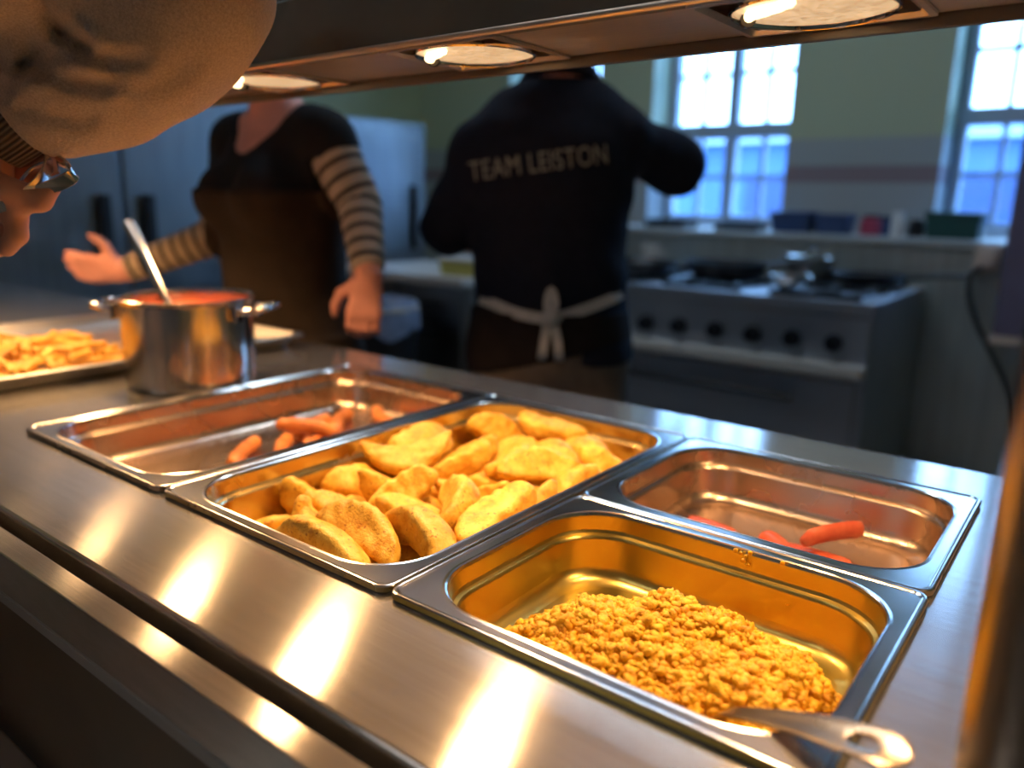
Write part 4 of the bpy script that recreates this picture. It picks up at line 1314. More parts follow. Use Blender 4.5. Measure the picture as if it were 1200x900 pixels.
('f55',(-0.5835,-0.1551,0.0118),(0.954,0.0,-0.0,0.301)),
('f55',(-0.3747,0.2322,0.0118),(0.001,0.137,-0.991,0.0)),
('f55',(-0.5415,0.3126,0.0118),(0.004,-0.0,-0.0,-1.0)),
('f85',(-0.2953,-0.1594,0.0118),(0.0,-0.954,-0.299,-0.0)),
('f55',(-0.6604,-0.1577,0.0118),(0.79,-0.0,-0.0,-0.613)),
('f85',(-0.5614,0.2634,0.0118),(0.938,-0.0,-0.0,-0.347)),
('f55',(-0.5457,0.2025,0.0118),(0.391,-0.0,-0.0,-0.92)),
('f85',(-0.5742,-0.0733,0.0118),(0.0,0.99,-0.141,0.0)),
('f85',(-0.3415,-0.1389,0.0117),(0.603,0.626,0.36,0.339)),
('f55',(-0.5875,0.0182,0.0117),(0.577,0.593,0.409,0.385)),
('f55',(-0.4206,0.0279,0.0117),(0.592,0.624,-0.365,-0.358)),
('f85',(-0.4193,0.0504,0.0117),(0.589,0.619,-0.373,-0.363)),
('f55',(-0.5592,0.082,0.0117),(0.681,0.71,0.133,0.117)),
('f55',(-0.3215,0.1168,0.0117),(0.651,0.659,0.272,0.26)),
('f85',(-0.6004,-0.1426,0.0117),(0.67,0.667,0.232,0.229)),
('f55',(-0.4101,0.0584,0.0117),(0.59,0.622,-0.367,-0.36)),
('f55',(-0.5668,0.2114,0.0117),(0.389,0.415,-0.592,-0.572)),
('f70',(-0.6441,-0.1535,0.0117),(0.504,0.533,-0.488,-0.473)),
('f70',(-0.4327,-0.1475,0.0117),(0.33,0.338,0.639,0.607)),
('f55',(-0.6904,0.14,0.0117),(0.445,0.473,-0.546,-0.529)),
('f55',(-0.5161,0.2164,0.0116),(0.604,0.56,0.385,0.416)),
('f70',(-0.4884,-0.0219,0.0116),(0.694,0.644,0.218,0.236)),
('f85',(-0.4904,-0.1023,0.0116),(0.192,0.177,-0.656,-0.708)),
('f85',(-0.4618,0.0246,0.0116),(0.709,0.657,-0.175,-0.188)),
('f85',(-0.369,-0.0604,0.0116),(0.562,0.527,-0.436,-0.464)),
('f55',(-0.3216,0.1925,0.0116),(0.517,0.48,0.482,0.521)),
('f70',(-0.5505,0.1641,0.0116),(0.694,0.643,0.22,0.238)),
('f70',(-0.6425,-0.0505,0.0116),(0.542,0.503,0.457,0.494)),
('f70',(-0.3416,-0.1139,0.0116),(0.376,0.348,-0.584,-0.63)),
('f85',(-0.6605,0.0808,0.0116),(0.277,0.257,0.629,0.679)),
('f55',(-0.3505,0.1054,0.0116),(0.44,0.407,-0.545,-0.587)),
('f70',(-0.4595,0.2917,0.0116),(0.705,0.654,0.186,0.202)),
('f55',(-0.5808,0.2475,0.0116),(0.732,0.678,-0.049,-0.052)),
('f70',(-0.5309,-0.1933,0.0116),(0.733,0.68,0.006,0.007)),
('f70',(-0.2758,0.2764,0.0116),(0.551,0.51,-0.449,-0.484)),
('f55',(-0.3437,0.2458,0.0116),(0.594,0.549,-0.4,-0.431))]
fm = {}
for Lm in (55, 70, 85):
    bm = stick_mesh(Lm / 1000, .0052, .003, Lm)
    me = bpy.data.meshes.new('potato_chip'); bm.normal_update(); bm.to_mesh(me); bm.free(); me.materials.append(M['fry']); smooth_mesh(me, 40); fm['f%d' % Lm] = me
fp = bpy.data.objects.new('potato_chip', fm['f70'])
tag(fp, 'golden thick-cut potato chip in the heap on the baking tray', 'chip', 'chips heaped on the baking tray')
for n_, (k, l, q) in enumerate(FRIES):
    o = fp if n_ == 0 else fp.copy()
    o.data = fm[k]; COL.objects.link(o)
    o.rotation_mode = 'QUATERNION'; o.rotation_quaternion = q
    o.location = (l[0], l[1], l[2] - .011 + .0042)

# ================================================================== KITCHEN EQUIPMENT
def kit(name, label, cat, loc, group=None): return empty(name, loc, 0, label, cat, group)
def kp(root, name, bm, m, parent=None, ang=40):
    o = from_bm(name, bm, m, parent or root, ang)
    if parent is None: o.location = -Vector(root.location)
    return o
# ---- fridges along the left wall
FX = -2.2
def fridge(y0, y1, label, split=True):
    r = kit('upright_fridge', label, 'fridge', (FX - .37, (y0 + y1) / 2, FZ), 'upright fridges along the left wall')
    kp(r, 'cabinet', b_box(bmesh.new(), FX - .74, FX - .06, y0, y1, FZ + .12, 1.16, .006), M['kitchen_steel'])
    ym = (y0 + y1) / 2
    for (a, b, s) in ((y0 + .006, ym - .006, 1), (ym + .006, y1 - .006, -1)):
        d = kp(r, 'door', b_box(bmesh.new(), FX - .055, FX, a, b, FZ + .14, 1.13, .008), M['kitchen_steel'])
        hy_ = (b - .085) if s > 0 else (a + .085)
        bm = bmesh.new(); b_box(bm, FX + .004, FX + .036, hy_ - .024, hy_ + .024, -.06, .275, .008)
        h = from_bm('handle', bm, M['black_plastic'], d)
    kp(r, 'plinth', b_box(bmesh.new(), FX - .7, FX - .08, y0 + .03, y1 - .03, FZ, FZ + .12), M['dark_metal'])
    return r
fridge(.47, 2.03, 'tall two-door steel fridge with paired black handles behind the pointing cook')
fridge(-1.12, .46, 'tall two-door steel fridge at the customer end of the left wall')
r = kit('holding_cabinet', 'shoulder-high plain steel holding cabinet beyond the tall fridge', 'cabinet', (FX - .37, 2.55, FZ))
kp(r, 'cabinet', b_box(bmesh.new(), FX - .72, FX - .02, 2.06, 3.02, FZ + .1, .685, .008), M['kitchen_steel'])
d = kp(r, 'door', b_box(bmesh.new(), FX - .015, FX + .02, 2.10, 2.98, FZ + .14, .62, .006), M['kitchen_steel'])
from_bm('handle', b_box(bmesh.new(), FX + .02, FX + .05, 2.86, 2.89, .0, .35, .006), M['black_plastic'], d)
kp(r, 'plinth', b_box(bmesh.new(), FX - .68, FX - .06, 2.1, 2.98, FZ, FZ + .1), M['dark_metal'])

# ---- prep table with drawers, tub on it, bin beside it
r = kit('prep_table', 'steel prep table with a pale worktop edge behind the two cooks', 'table', (-1.25, 2.1, FZ))
kp(r, 'table_top', b_box(bmesh.new(), -1.62, -.885, 1.83, 2.38, -.040, -.006, .004), M['enamel'])
kp(r, 'cabinet', b_box(bmesh.new(), -1.60, -.905, 1.87, 2.36, FZ + .1, -.040), M['dark_steel'])
for (a, b) in ((-1.595, -1.26), (-1.25, -.91)):
    d = kp(r, 'door', b_box(bmesh.new(), a, b, 1.852, 1.87, FZ + .12, -.20, .004), M['dark_steel'])
    from_bm('handle', b_box(bmesh.new(), (a + b) / 2 - .07, (a + b) / 2 + .07, 1.832, 1.852, -.235, -.222, .003), M['black_plastic'], d)
    d = kp(r, 'drawer', b_box(bmesh.new(), a, b, 1.852, 1.87, -.19, -.05, .004), M['dark_steel'])
    from_bm('handle', b_box(bmesh.new(), (a + b) / 2 - .07, (a + b) / 2 + .07, 1.832, 1.852, -.12, -.107, .003), M['black_plastic'], d)
kp(r, 'plinth', b_box(bmesh.new(), -1.56, -.94, 1.9, 2.34, FZ, FZ + .1), M['dark_metal'])
tb = kit('food_tub', 'yellow-green plastic tub with a pale lid on the prep table', 'tub', (-.985, 1.97, -.0058))
bm = bmesh.new(); b_loft_rect(bm, [(.090, .060, .02, 0), (.098, .068, .022, .055)], 6, True, True); from_bm('body', bm, M['yellow_plastic'], tb)
bm = bmesh.new(); b_loft_rect(bm, [(.101, .071, .024, .0555), (.101, .071, .024, .064), (.094, .064, .02, .068)], 6, True, True); from_bm('lid', bm, M['enamel'], tb)
bn = kit('waste_bin', 'grey bin with a pale rim and a blue bag, beside the prep table', 'bin', (-1.115, 1.62, FZ))
bm = bmesh.new(); b_lathe(bm, [(.001, 0), (.115, 0), (.125, .03), (.145, .78), (.146, .79), (.138, .79), (.12, .05), (.001, .04)], (0, 0, 0), 40); from_bm('body', bm, M['dark_metal'], bn)
bm = bmesh.new()
b_tube(bm, [(.144 * math.cos(a), .144 * math.sin(a), .79) for a in np.linspace(0, 2 * PI, 40)], .012, 10); from_bm('rim', bm, M['enamel'], bn)
bm = bmesh.new()
rngs = []
for r_, z_ in ((.128, .792), (.142, .815), (.150, .806), (.154, .77), (.153, .70)):
    rngs.append([bm.verts.new(((r_ + .005 * math.sin(k * 2.1)) * math.cos(2 * PI * k / 40), (r_ + .005 * math.sin(k * 2.1)) * math.sin(2 * PI * k / 40), z_ + (.02 * math.sin(k * .8) if z_ < .75 else 0))) for k in range(40)])
for a, c in zip(rngs[:-1], rngs[1:]):
    for k in range(40): bm.faces.new((a[k], a[(k + 1) % 40], c[(k + 1) % 40], c[k]))
from_bm('bag', bm, M['blue_cloth'], bn, 60)

# ---- six-burner range
SX0, SX1, SY0, SY1 = -.86, .42, 2.40, 3.20
r = kit('cooking_range', 'wide dark steel cooking range with six knobs, a pale rail and an oven below', 'range', ((SX0 + SX1) / 2, 2.8, FZ))
kp(r, 'body', b_box(bmesh.new(), SX0, SX1, SY0 + .02, SY1, FZ + .14, -.075, .004), M['stove_steel'])
kp(r, 'hob_top', b_box(bmesh.new(), SX0 - .004, SX1 + .004, SY0, SY1, -.075, -.028, .006), M['stove_steel'])
cp = kp(r, 'control_panel', b_box(bmesh.new(), SX0 + .004, SX1 - .004, SY0 + .004, SY0 + .022, -.235, -.078, .003), M['stove_steel'])
for (u, v) in ((758, 378), (796, 381), (838, 386), (882, 391), (928, 396), (977, 402)):
    p = hitp(u, v, y=SY0)
    bm = bmesh.new()
    b_tube(bm, [(p[0], SY0 + .005, p[2]), (p[0], SY0 - .012, p[2])], .030, 24)
    b_tube(bm, [(p[0], SY0 - .012, p[2]), (p[0], SY0 - .038, p[2])], .023, 24)
    b_box(bm, p[0] - .005, p[0] + .005, SY0 - .046, SY0 - .02, p[2] - .024, p[2] + .024, .002)
    k = from_bm('knob', bm, M['black_plastic'], cp)
rl = kp(r, 'front_rail', b_box(bmesh.new(), SX0 + .002, SX1 - .002, SY0 - .055, SY0 + .02, -.279, -.237, .006), M['enamel'])
od = kp(r, 'oven_door', b_box(bmesh.new(), SX0 + .03, SX1 - .03, SY0 - .002, SY0 + .02, FZ + .17, -.30, .006), M['stove_steel'])
bm = bmesh.new()
b_tube(bm, [(-.62, SY0 - .045, -.375), (-.06 + .25, SY0 - .045, -.375)], .011, 12)
for xx in (-.56, .13): b_tube(bm, [(xx, SY0, -.375), (xx, SY0 - .045, -.375)], .008, 10)
from_bm('handle', bm, M['dark_metal'], od)
kp(r, 'plinth', b_box(bmesh.new(), SX0 + .04, SX1 - .04, SY0 + .06, SY1 - .04, FZ, FZ + .14), M['dark_metal'])
for i in range(3):
    for j in range(2):
        cx = SX0 + .2133 + .4267 * i; cy = SY0 + .21 + .37 * j
        bm = bmesh.new()
        for s in (-.13, 0, .13): b_box(bm, cx + s - .008, cx + s + .008, cy - .16, cy + .16, -.027, -.008)
        for s in (-.155, .155): b_box(bm, cx - .16, cx + .16, cy + s - .008, cy + s + .008, -.027, -.010)
        gr = kp(r, 'burner_grate', bm, M['black_plastic'])
        bm = bmesh.new(); b_lathe(bm, [(.001, 0), (.05, 0), (.05, .008), (.035, .012), (.001, .012)], (cx, cy, -.027), 24)
        from_bm('burner', bm, M['dark_metal'], gr)
def frying_pan(x, y, rad, ang, label, m, hl=.22, h=.05):
    p = kit('frying_pan', label, 'frying pan', (x, y, -.0078), 'pans on the range')
    bm = bmesh.new(); b_lathe(bm, [(.001, 0), (rad * .78, 0), (rad * .9, .012), (rad, h), (rad - .004, h), (rad * .88, .016), (rad * .76, .005), (.001, .004)], (0, 0, 0), 40)
    from_bm('pan', bm, m, p)
    ca, sa = math.cos(ang), math.sin(ang)
    bm = bmesh.new(); b_tube(bm, catmull([(rad * .96 * ca, rad * .96 * sa, h * .8), ((rad + .06) * ca, (rad + .06) * sa, h * 1.1), ((rad + hl) * ca, (rad + hl) * sa, h * 1.5)], 6), .012, 10, True, .6)
    from_bm('handle', bm, m, p)
frying_pan(-.60, 2.66, .165, 2.9, 'black frying pan on the range, half behind the cook in the polo shirt', M['black_plastic'])
frying_pan(-.27, 2.80, .17, .15, 'wide black frying pan at the middle of the range', M['black_plastic'], .2, .06)
frying_pan(.25, 2.98, .15, -.1, 'dark flat frying pan on the back right burner with its handle past the range end', M['dark_metal'], .2, .035)
bwl = kit('steel_bowl', 'small shiny steel bowl on the front of the range', 'bowl', (.098, 2.52, -.0078))
bm = bmesh.new(); b_lathe(bm, [(.001, 0), (.04, 0), (.062, .018), (.072, .045), (.070, .045), (.058, .02), (.038, .004), (.001, .003)], (0, 0, 0), 36); from_bm('body', bm, M['chrome'], bwl)
bm = bmesh.new(); b_tube(bm, [(.073 * math.cos(a), .073 * math.sin(a), .045) for a in np.linspace(0, 2 * PI, 36)], .003, 8); from_bm('rim', bm, M['chrome'], bwl)
tn = kit('saucepan', 'steel saucepan with its lid on at the back of the range', 'saucepan', (.02, 2.98, -.0078))
bm = bmesh.new(); b_lathe(bm, [(.001, 0), (.085, 0), (.09, .006), (.09, .085), (.093, .088), (.088, .088), (.086, .01), (.001, .006)], (0, 0, 0), 40); from_bm('body', bm, M['kitchen_steel'], tn)
bm = bmesh.new(); b_lathe(bm, [(.092, .089), (.086, .095), (.04, .103), (.012, .105), (.012, .118), (.018, .124), (.001, .126)], (0, 0, 0), 40); from_bm('lid', bm, M['chrome'], tn)
bm = bmesh.new(); b_tube(bm, [(-.070, .052, .07), (-.11, .085, .078), (-.17, .14, .085)], .008, 10, True, .6); from_bm('handle', bm, M['dark_metal'], tn)
cpx = kit('cup', 'small cream cup at the back left of the range by the cook', 'cup', (-.74, 3.02, -.0078))
bm = bmesh.new(); b_lathe(bm, [(.001, 0), (.03, 0), (.038, .05), (.042, .10), (.039, .10), (.034, .05), (.027, .005), (.001, .004)], (0, 0, 0), 32); from_bm('body', bm, M['enamel'], cpx)
bm = bmesh.new(); b_tube(bm, catmull([(.040, 0, .08), (.065, 0, .075), (.062, 0, .035), (.037, 0, .03)], 6), .005, 8); from_bm('handle', bm, M['enamel'], cpx)

# ---- things on the stone shelf under the windows
SHZ = .1603
def shelf_at(u, y): return hitp(u, 268, y=y)[0]
def tray_thing(u, y, w, d, h, label, m):
    t = kit('shallow_tray', label, 'tray', (shelf_at(u, y), y, SHZ), 'dark trays on the stone shelf')
    bm = bmesh.new(); b_loft_rect(bm, [(w / 2 - .01, d / 2 - .01, .015, 0), (w / 2, d / 2, .018, h), (w / 2 - .008, d / 2 - .008, .016, h), (w / 2 - .016, d / 2 - .016, .014, .006)], 5, True, True)
    bmesh.ops.recalc_face_normals(bm, faces=bm.faces); from_bm('body', bm, m, t)
tray_thing(786, 3.42, .23, .2, .04, 'dark shallow tray on the shelf nearest the raised arm', M['black_plastic'])
tray_thing(868, 3.42, .22, .2, .035, 'dark shallow tray on the shelf under the window mullion', M['black_plastic'])
def crate(u, y, w, d, h, label, m, grp=None):
    t = kit('storage_box', label, 'box', (shelf_at(u, y), y, SHZ), grp)
    bm = bmesh.new(); b_loft_rect(bm, [(w / 2 - .012, d / 2 - .012, .012, 0), (w / 2 - .004, d / 2 - .004, .012, h - .018), (w / 2, d / 2, .014, h - .018), (w / 2, d / 2, .014, h)], 4, True, True)
    bmesh.ops.recalc_face_normals(bm, faces=bm.faces); from_bm('body', bm, m, t)
    bm = bmesh.new(); b_loft_rect(bm, [(w / 2 + .004, d / 2 + .004, .015, h), (w / 2 + .004, d / 2 + .004, .015, h + .008), (w / 2 - .01, d / 2 - .01, .01, h + .012)], 4, True, True)
    from_bm('lid', bm, m, t)
crate(930, 3.45, .19, .16, .085, 'blue-black lidded box on the shelf right of the window', M['navy_plastic'], 'boxes on the stone shelf')
crate(978, 3.45, .15, .16, .078, 'smaller blue-black lidded box beside the red tub', M['navy_plastic'], 'boxes on the stone shelf')
crate(1119, 3.45, .215, .18, .10, 'dark green lidded box on the shelf under the right window', M['green_box'], 'boxes on the stone shelf')
def jar(u, y, rad, h, label, name, cat, m):
    t = kit(name, label, cat, (shelf_at(u, y), y, SHZ))
    bm = bmesh.new(); b_lathe(bm, [(.001, 0), (rad, 0), (rad * 1.02, .006), (rad, h * .72), (rad * .8, h * .82), (rad * .8, h * .86)], (0, 0, 0), 28, False, True); from_bm('body', bm, m, t)
    bm = bmesh.new(); b_lathe(bm, [(rad * .84, h * .86), (rad * .84, h * .98), (rad * .76, h), (.001, h)], (0, 0, 0), 28, True); from_bm('lid', bm, M['black_plastic'] if m is not M['white_plastic'] else m, t)
jar(1020, 3.45, .044, .09, 'red plastic tub on the stone shelf', 'plastic_tub', 'tub', M['red_plastic'])
jar(1037, 3.48, .03, .085, 'dark jar squeezed between the red tub and the white bottle', 'jar', 'jar', M['navy_plastic'])
jar(1051, 3.42, .026, .105, 'white plastic bottle on the stone shelf', 'bottle', 'bottle', M['white_plastic'])
jar(1074, 3.47, .034, .075, 'dark squat jar between the white bottle and the green box', 'jar', 'jar', M['black_plastic'])

# ---- dark wall casing with cable at the right
wb = kit('wall_casing', 'tall dark purple casing with a pale bottom strip on the steel half wall', 'casing', (.95, 3.13, -.24))
b0 = hitp(1160, 402, y=3.04)
kp(wb, 'body', b_box(bmesh.new(), b0[0], b0[0] + .62, 3.04, 3.2145, b0[2] + .03, .62, .008), M['box_dark'])
kp(wb, 'bottom_strip', b_box(bmesh.new(), b0[0] - .006, b0[0] + .626, 3.034, 3.2145, b0[2] - .002, b0[2] + .03, .004), M['trim_pale'])
s0 = hitp(1158, 303, y=3.215)
so = kit('wall_socket', 'beige wall socket on the half wall beside the dark casing', 'socket', (float(s0[0]), 3.2148, float(s0[2])))
bm = bmesh.new(); b_box(bm, -.045, .045, -.022, .0247, -.055, .055, .006); from_bm('plate', bm, M['trim_pale'], so)
bm = bmesh.new(); b_box(bm, -.028, .028, -.05, -.022, -.03, .03, .006); from_bm('plug', bm, M['trim_pale'], so)
cb = bmesh.new()
pts = [hitp(u, v, y=yy) for u, v, yy in ((1150, 312, 3.165), (1138, 325, 3.15), (1136, 350, 3.13), (1147, 385, 3.12), (1165, 420, 3.12), (1184, 465, 3.12), (1192, 520, 3.12), (1205, 590, 3.12))]
b_tube(cb, catmull(pts, 6), .010, 10)
tag(from_bm('power_cable', cb, M['rubber']), 'black cable looping down from the beige wall socket', 'cable')
# ---- fill lights added on the unseen ceiling of the kitchen and the hall
for i, (x, y, lb) in enumerate(((-.4, 1.7, 'added fill light over the middle of the kitchen'), (-.6, -1.6, 'added fill light over the customer side'))):
    t = kit('added_fill_light', lb, 'fill light', (x, y, CEIL - .06), 'added fill lights')
    bm = bmesh.new(); b_box(bm, -.62, .62, -.08, .08, .02, .0595, .01); from_bm('housing', bm, M['white_plastic'], t)
    bm = bmesh.new(); b_box(bm, -.60, .60, -.065, .065, 0, .02, .008); from_bm('diffuser', bm, emit('fill_diffuser_%d' % i, ((.60, .78, 1.0), (.9, .85, .8))[i], ((.66, .84, 1.0), (1, .95, .9))[i], (34.0, 14.0)[i], 3), t)

# ================================================================== PEOPLE
def smax_(a, b, k=.006):
    hh = np.clip(0.5 - 0.5 * (a - b) / k, 0, 1)
    return a * (1 - hh) + b * hh + k * hh * (1 - hh)

def poly_dist(X, P):
    """distance to a polyline, arc length of the nearest point on it, and the direction there"""
    best = np.full(X.shape[:-1], 1e9); arc = np.zeros(X.shape[:-1]); s0 = 0
    P = [np.array(p, float) for p in P]
    for a, b in zip(P[:-1], P[1:]):
        ab = b - a; L = np.linalg.norm(ab)
        t = np.clip(((X - a) @ ab) / (L * L), 0, 1)
        d = np.linalg.norm(X - a - t[..., None] * ab, axis=-1)
        m = d < best
        best = np.where(m, d, best); arc = np.where(m, s0 + t * L, arc)
        s0 += L
    return best, arc

def mesh_obj(name, g, lo, h, mat, parent, base, smooth=1, attr=None):
    V, F = surface_nets(g, lo, h, smooth)
    me = bpy.data.meshes.new(name)
    me.from_pydata((V - base).tolist(), [], F.tolist()); me.update()
    if attr:
        for an, fn in attr.items():
            at_ = me.attributes.new(an, 'FLOAT', 'POINT')
            at_.data.foreach_set('value', np.asarray(fn(V), np.float32))
    o = link(name, me, mat, parent, 0)
    me.shade_smooth()
    return o, V, F

def finger(f, P, R, k=.004):
    f.chain(P, R, k)

def hand(f, wrist, d, side, thumb_side, curl=.35, s=1.0, k=.006, spread=.12, rw=.026):
    """palm, four fingers of different lengths and a thumb leaving the side of the palm.
    d: hand direction, side: across the knuckles from little finger to index, thumb_side: +1 for the index side; curl bends towards palm normal"""
    w = np.array(wrist, float); d = np.array(d, float); d /= np.linalg.norm(d)
    sd = np.array(side, float); sd -= d * (sd @ d); sd /= np.linalg.norm(sd)
    n = np.cross(d, sd)
    f.cone(w, w + d * .03 * s, rw, .024 * s, .012)
    for q in (-.03, -.011, .010, .029):
        f.cone(w + d * .02 * s + sd * q * .6 * s, w + d * .085 * s + sd * q * s, .0155 * s, .0125 * s, .010)
    for q, L in ((-.031, .060), (-.0105, .076), (.0105, .082), (.030, .072)):
        p = w + d * .088 * s + sd * q * s
        P = [p]; a = curl * .5; dirv = d + sd * q * spread * 20 * .2
        for seg, fr in ((.46, 1), (.31, 1.7), (.23, 2.3)):
            c = math.cos(a); s_ = math.sin(a)
            P.append(P[-1] + (dirv * c + n * s_) * L * seg * s); a += curl * .9
        f.chain(P, [.0100 * s, .0092 * s, .0084 * s, .0070 * s], k)
    t0 = w + d * .022 * s + sd * .026 * s
    t1 = t0 + (d * .55 + sd * .75 + n * .35) * .045 * s
    t2 = t1 + (d * .85 + sd * .35 + n * .45) * .034 * s
    t3 = t2 + (d * .95 + sd * .05 + n * .45) * .026 * s
    f.chain([t0, t1, t2, t3], [.0155 * s, .0120 * s, .0105 * s, .0082 * s], .008)

def head(f, c, R, s=1.0):
    """skull, jaw, nose, eye sockets, ears; R columns = right, forward, up"""
    c = np.array(c, float)
    def w(x, y, z): return c + R @ np.array([x, y, z]) * s
    f.ell(w(0, -.012, .022), np.array([.074, .094, .095]) * s, R, .02)
    f.ell(w(0, .022, -.045), np.array([.054, .066, .070]) * s, R, .03)
    f.cone(w(0, .086, .012), w(0, .108, -.026), .010 * s, .014 * s, .012)
    f.cone(w(-.022, .082, -.058), w(.022, .082, -.058), .008 * s, .008 * s, .012)
    for q in (-1, 1):
        f.ell(w(q * .030, .090, .010), np.array([.015, .012, .010]) * s, R, .008, True)
        f.ell(w(q * .030, .077, .010), np.array([.012, .012, .010]) * s, R, .003)
        f.ell(w(q * .078, -.008, -.008), np.array([.010, .020, .032]) * s, R, .006)

def region_keep(g, X, fns, off, k=.006):
    r = g - off
    for fn in fns: r = smax_(r, fn(X), k)
    return r

# ------------------------------------------------------------------ the cook in the navy polo (back view)
def cook_man():
    C0 = at(645, 380, 1.98); base = np.array([C0[0], C0[1], FZ])
    Rv = np.array([.79, .613, 0]); Rv /= np.linalg.norm(Rv); Fv = np.array([-Rv[1], Rv[0], 0]); Uv = np.array([0, 0, 1.0])
    R = np.stack([Rv, Fv, Uv], 1)
    def w(r, f, z): return np.array([C0[0], C0[1], 0]) + Rv * r + Fv * f + Uv * z
    lo = np.array([C0[0] - .62, C0[1] - .55, FZ - .01]); hi = np.array([C0[0] + .62, C0[1] + .60, .95])
    h = .0085
    f = Field(lo, hi, h)
    th = .0
    f.ell(w(0, .0, -.06), (.180, .135, .15), R, .06)
    f.ell(w(-.005, .0, .10), (.180, .130, .20), R, .06)
    f.ell(w(-.02, .0, .30), (.200, .125, .20), R, .06)
    f.ell(w(-.02, .005, .40), (.190, .105, .13), R, .06)
    LS = w(-.185, .01, .385); RS = w(.160, .02, .432)
    NB_ = w(.005, .02, .545)
    f.cone(LS, w(-.05, .01, .495), .060, .055, .05); f.cone(RS, w(.06, .015, .515), .060, .055, .05)
    f.cone(w(0, .01, .45), NB_, .085, .062, .04); f.cone(NB_, w(.005, .04, .66), .058, .056, .03)
    head(f, w(.01, .06, .745), R, 1.02)
    LE = w(-.255, .015, .215); LW = w(-.185, .26, .165)
    RE = w(.312, .11, .380); RW = w(.235, .345, .44)
    f.chain([LS, LE, LW], [.066, .047, .031], .03); f.chain([RS, RE, RW], [.066, .047, .031], .03)
    hand(f, LW, Rv * .5 + Fv * .85 + Uv * -.1, Uv * .5 + Rv * .4, 1, .45, 1.0)
    hand(f, RW, Fv * .8 - Rv * .4 + Uv * .1, -Rv * .3 + Uv * .8, 1, .5, 1.0)
    for q in (-1, 1):
        HP = w(q * .092, .0, -.10); KN = w(q * .105, .03, -.46); AN = w(q * .105, -.03, FZ + .085)
        f.chain([HP, KN, AN], [.098, .064, .044], .04)
        f.cone(w(q * .108, -.05, FZ + .045), w(q * .125, .15, FZ + .035), .042, .034, .03)
    root = empty('person', base, 0, 'cook seen from behind in a navy polo with pale lettering and a white apron bow', 'person')
    body, V, F = mesh_obj('body', f.g, f.lo, h, M['skin_b'], root, base)
    X = f.all()
    loc = (X - np.array([C0[0], C0[1], 0])) @ R           # right, forward, up
    def elbow_cut(X):
        _, arcL = poly_dist(X, [LS, LE, LW]); dL, _ = poly_dist(X, [LS, LE, LW])
        _, arcR = poly_dist(X, [RS, RE, RW]); dR, _ = poly_dist(X, [RS, RE, RW])
        nearL = dL < .10; nearR = dR < .10
        LL = np.linalg.norm(LE - LS); LR = np.linalg.norm(RE - RS)
        cut = np.full(X.shape[:-1], -.1)
        cut = np.where(nearL & (loc[..., 0] < -.17), arcL - (LL + .015), cut)
        cut = np.where(nearR & (loc[..., 0] > .15), arcR - (LR + .005), cut)
        return cut
    # a little slack and crease in the shirt
    wr = .004 * noise3(loc * np.array([1, 1, .6]), 21, 10, 30) + .0025 * noise3(loc, 5, 10, 60)
    armL, _ = poly_dist(X, [LS, LE]); armR, _ = poly_dist(X, [RS, RE])
    gs = f.g.copy()
    gs = np.minimum(gs, np.where(loc[..., 2] > .12, armL - .060, 1)); gs = np.minimum(gs, np.where(loc[..., 2] > .12, armR - .062, 1))
    gsh = smax_(gs - .012 - wr, np.maximum(loc[..., 2] - .565, -.10 - loc[..., 2]))
    gsh = smax_(gsh, elbow_cut(X))
    # the collar stands up around the neck
    shirt, SV, SF = mesh_obj('polo_shirt', gsh, f.lo, h, M['navy_shirt'], root, base, 1)
    rn = np.linalg.norm(loc[..., :2] - np.array([.005, .025]), axis=-1)
    gc = smax_(f.g - .016, np.maximum(np.abs(loc[..., 2] - .575 + .25 * (loc[..., 1] - .02)) - .022, rn - .10))
    gc = np.where(loc[..., 2] > .50, gc, 1)
    mesh_obj('collar', gc, f.lo, h, M['navy_shirt'], root, base, 1)
    # trousers
    gt = smax_(f.g - .012 - .004 * noise3(loc, 33, 8, 26), np.maximum(loc[..., 2] + .03, (FZ + .075) - loc[..., 2]))
    armsd = np.minimum(poly_dist(X, [LE, LW])[0], poly_dist(X, [RE, RW])[0])
    gt = np.where(armsd < .14, np.where(np.abs(loc[..., 0]) < .14, gt, 1), gt)
    mesh_obj('trousers', gt, f.lo, h, M['trousers'], root, base, 1)
    # apron skirt wrapped round the hips, open at the back below the tie
    hem = -.085 - .0 * loc[..., 0]
    hem = np.where(loc[..., 1] > .0, -.45, -.085 + .05 * np.clip(loc[..., 0] / .2, -1, 1))
    ga_ = smax_(f.g - .020, np.maximum(loc[..., 2] - .028, hem - loc[..., 2]))
    ga_ = np.where((np.abs(loc[..., 0]) < .24) & (np.abs(loc[..., 1]) < .24), ga_, 1)
    apron, AV, AF = mesh_obj('apron', ga_, f.lo, h, M['dark_apron'], root, base, 1)
    # shoes
    gq = smax_(f.g - .008, loc[..., 2] - (FZ + .075))
    for q in (-1, 1):
        gg = np.where((loc[..., 0] * q) > 0, gq, 1)
        mesh_obj('shoe', gg, f.lo, h, M['shoe'], root, base, 1)
    # short hair
    hc = w(.01, .06, .745)
    lh = (X - hc) @ R
    gh = smax_(f.g - .010, np.maximum(-(lh[..., 2] - .035 - .9 * np.minimum(0, lh[..., 1] - .02)), lh[..., 1] - .075 - .3 * lh[..., 2]))
    gh = np.where(lh[..., 2] > -.09, gh, 1)
    mesh_obj('hair', gh, f.lo, h, M['hair_dark'], root, base, 1)
    # apron strings: two bands round the waist, a knot, two loops and two tails, all lying on the cloth
    bv = BVHTree.FromPolygons([Vector(v) for v in np.concatenate([SV, AV])], [list(map(int, q)) for q in np.concatenate([SF, AF + len(SV)])])
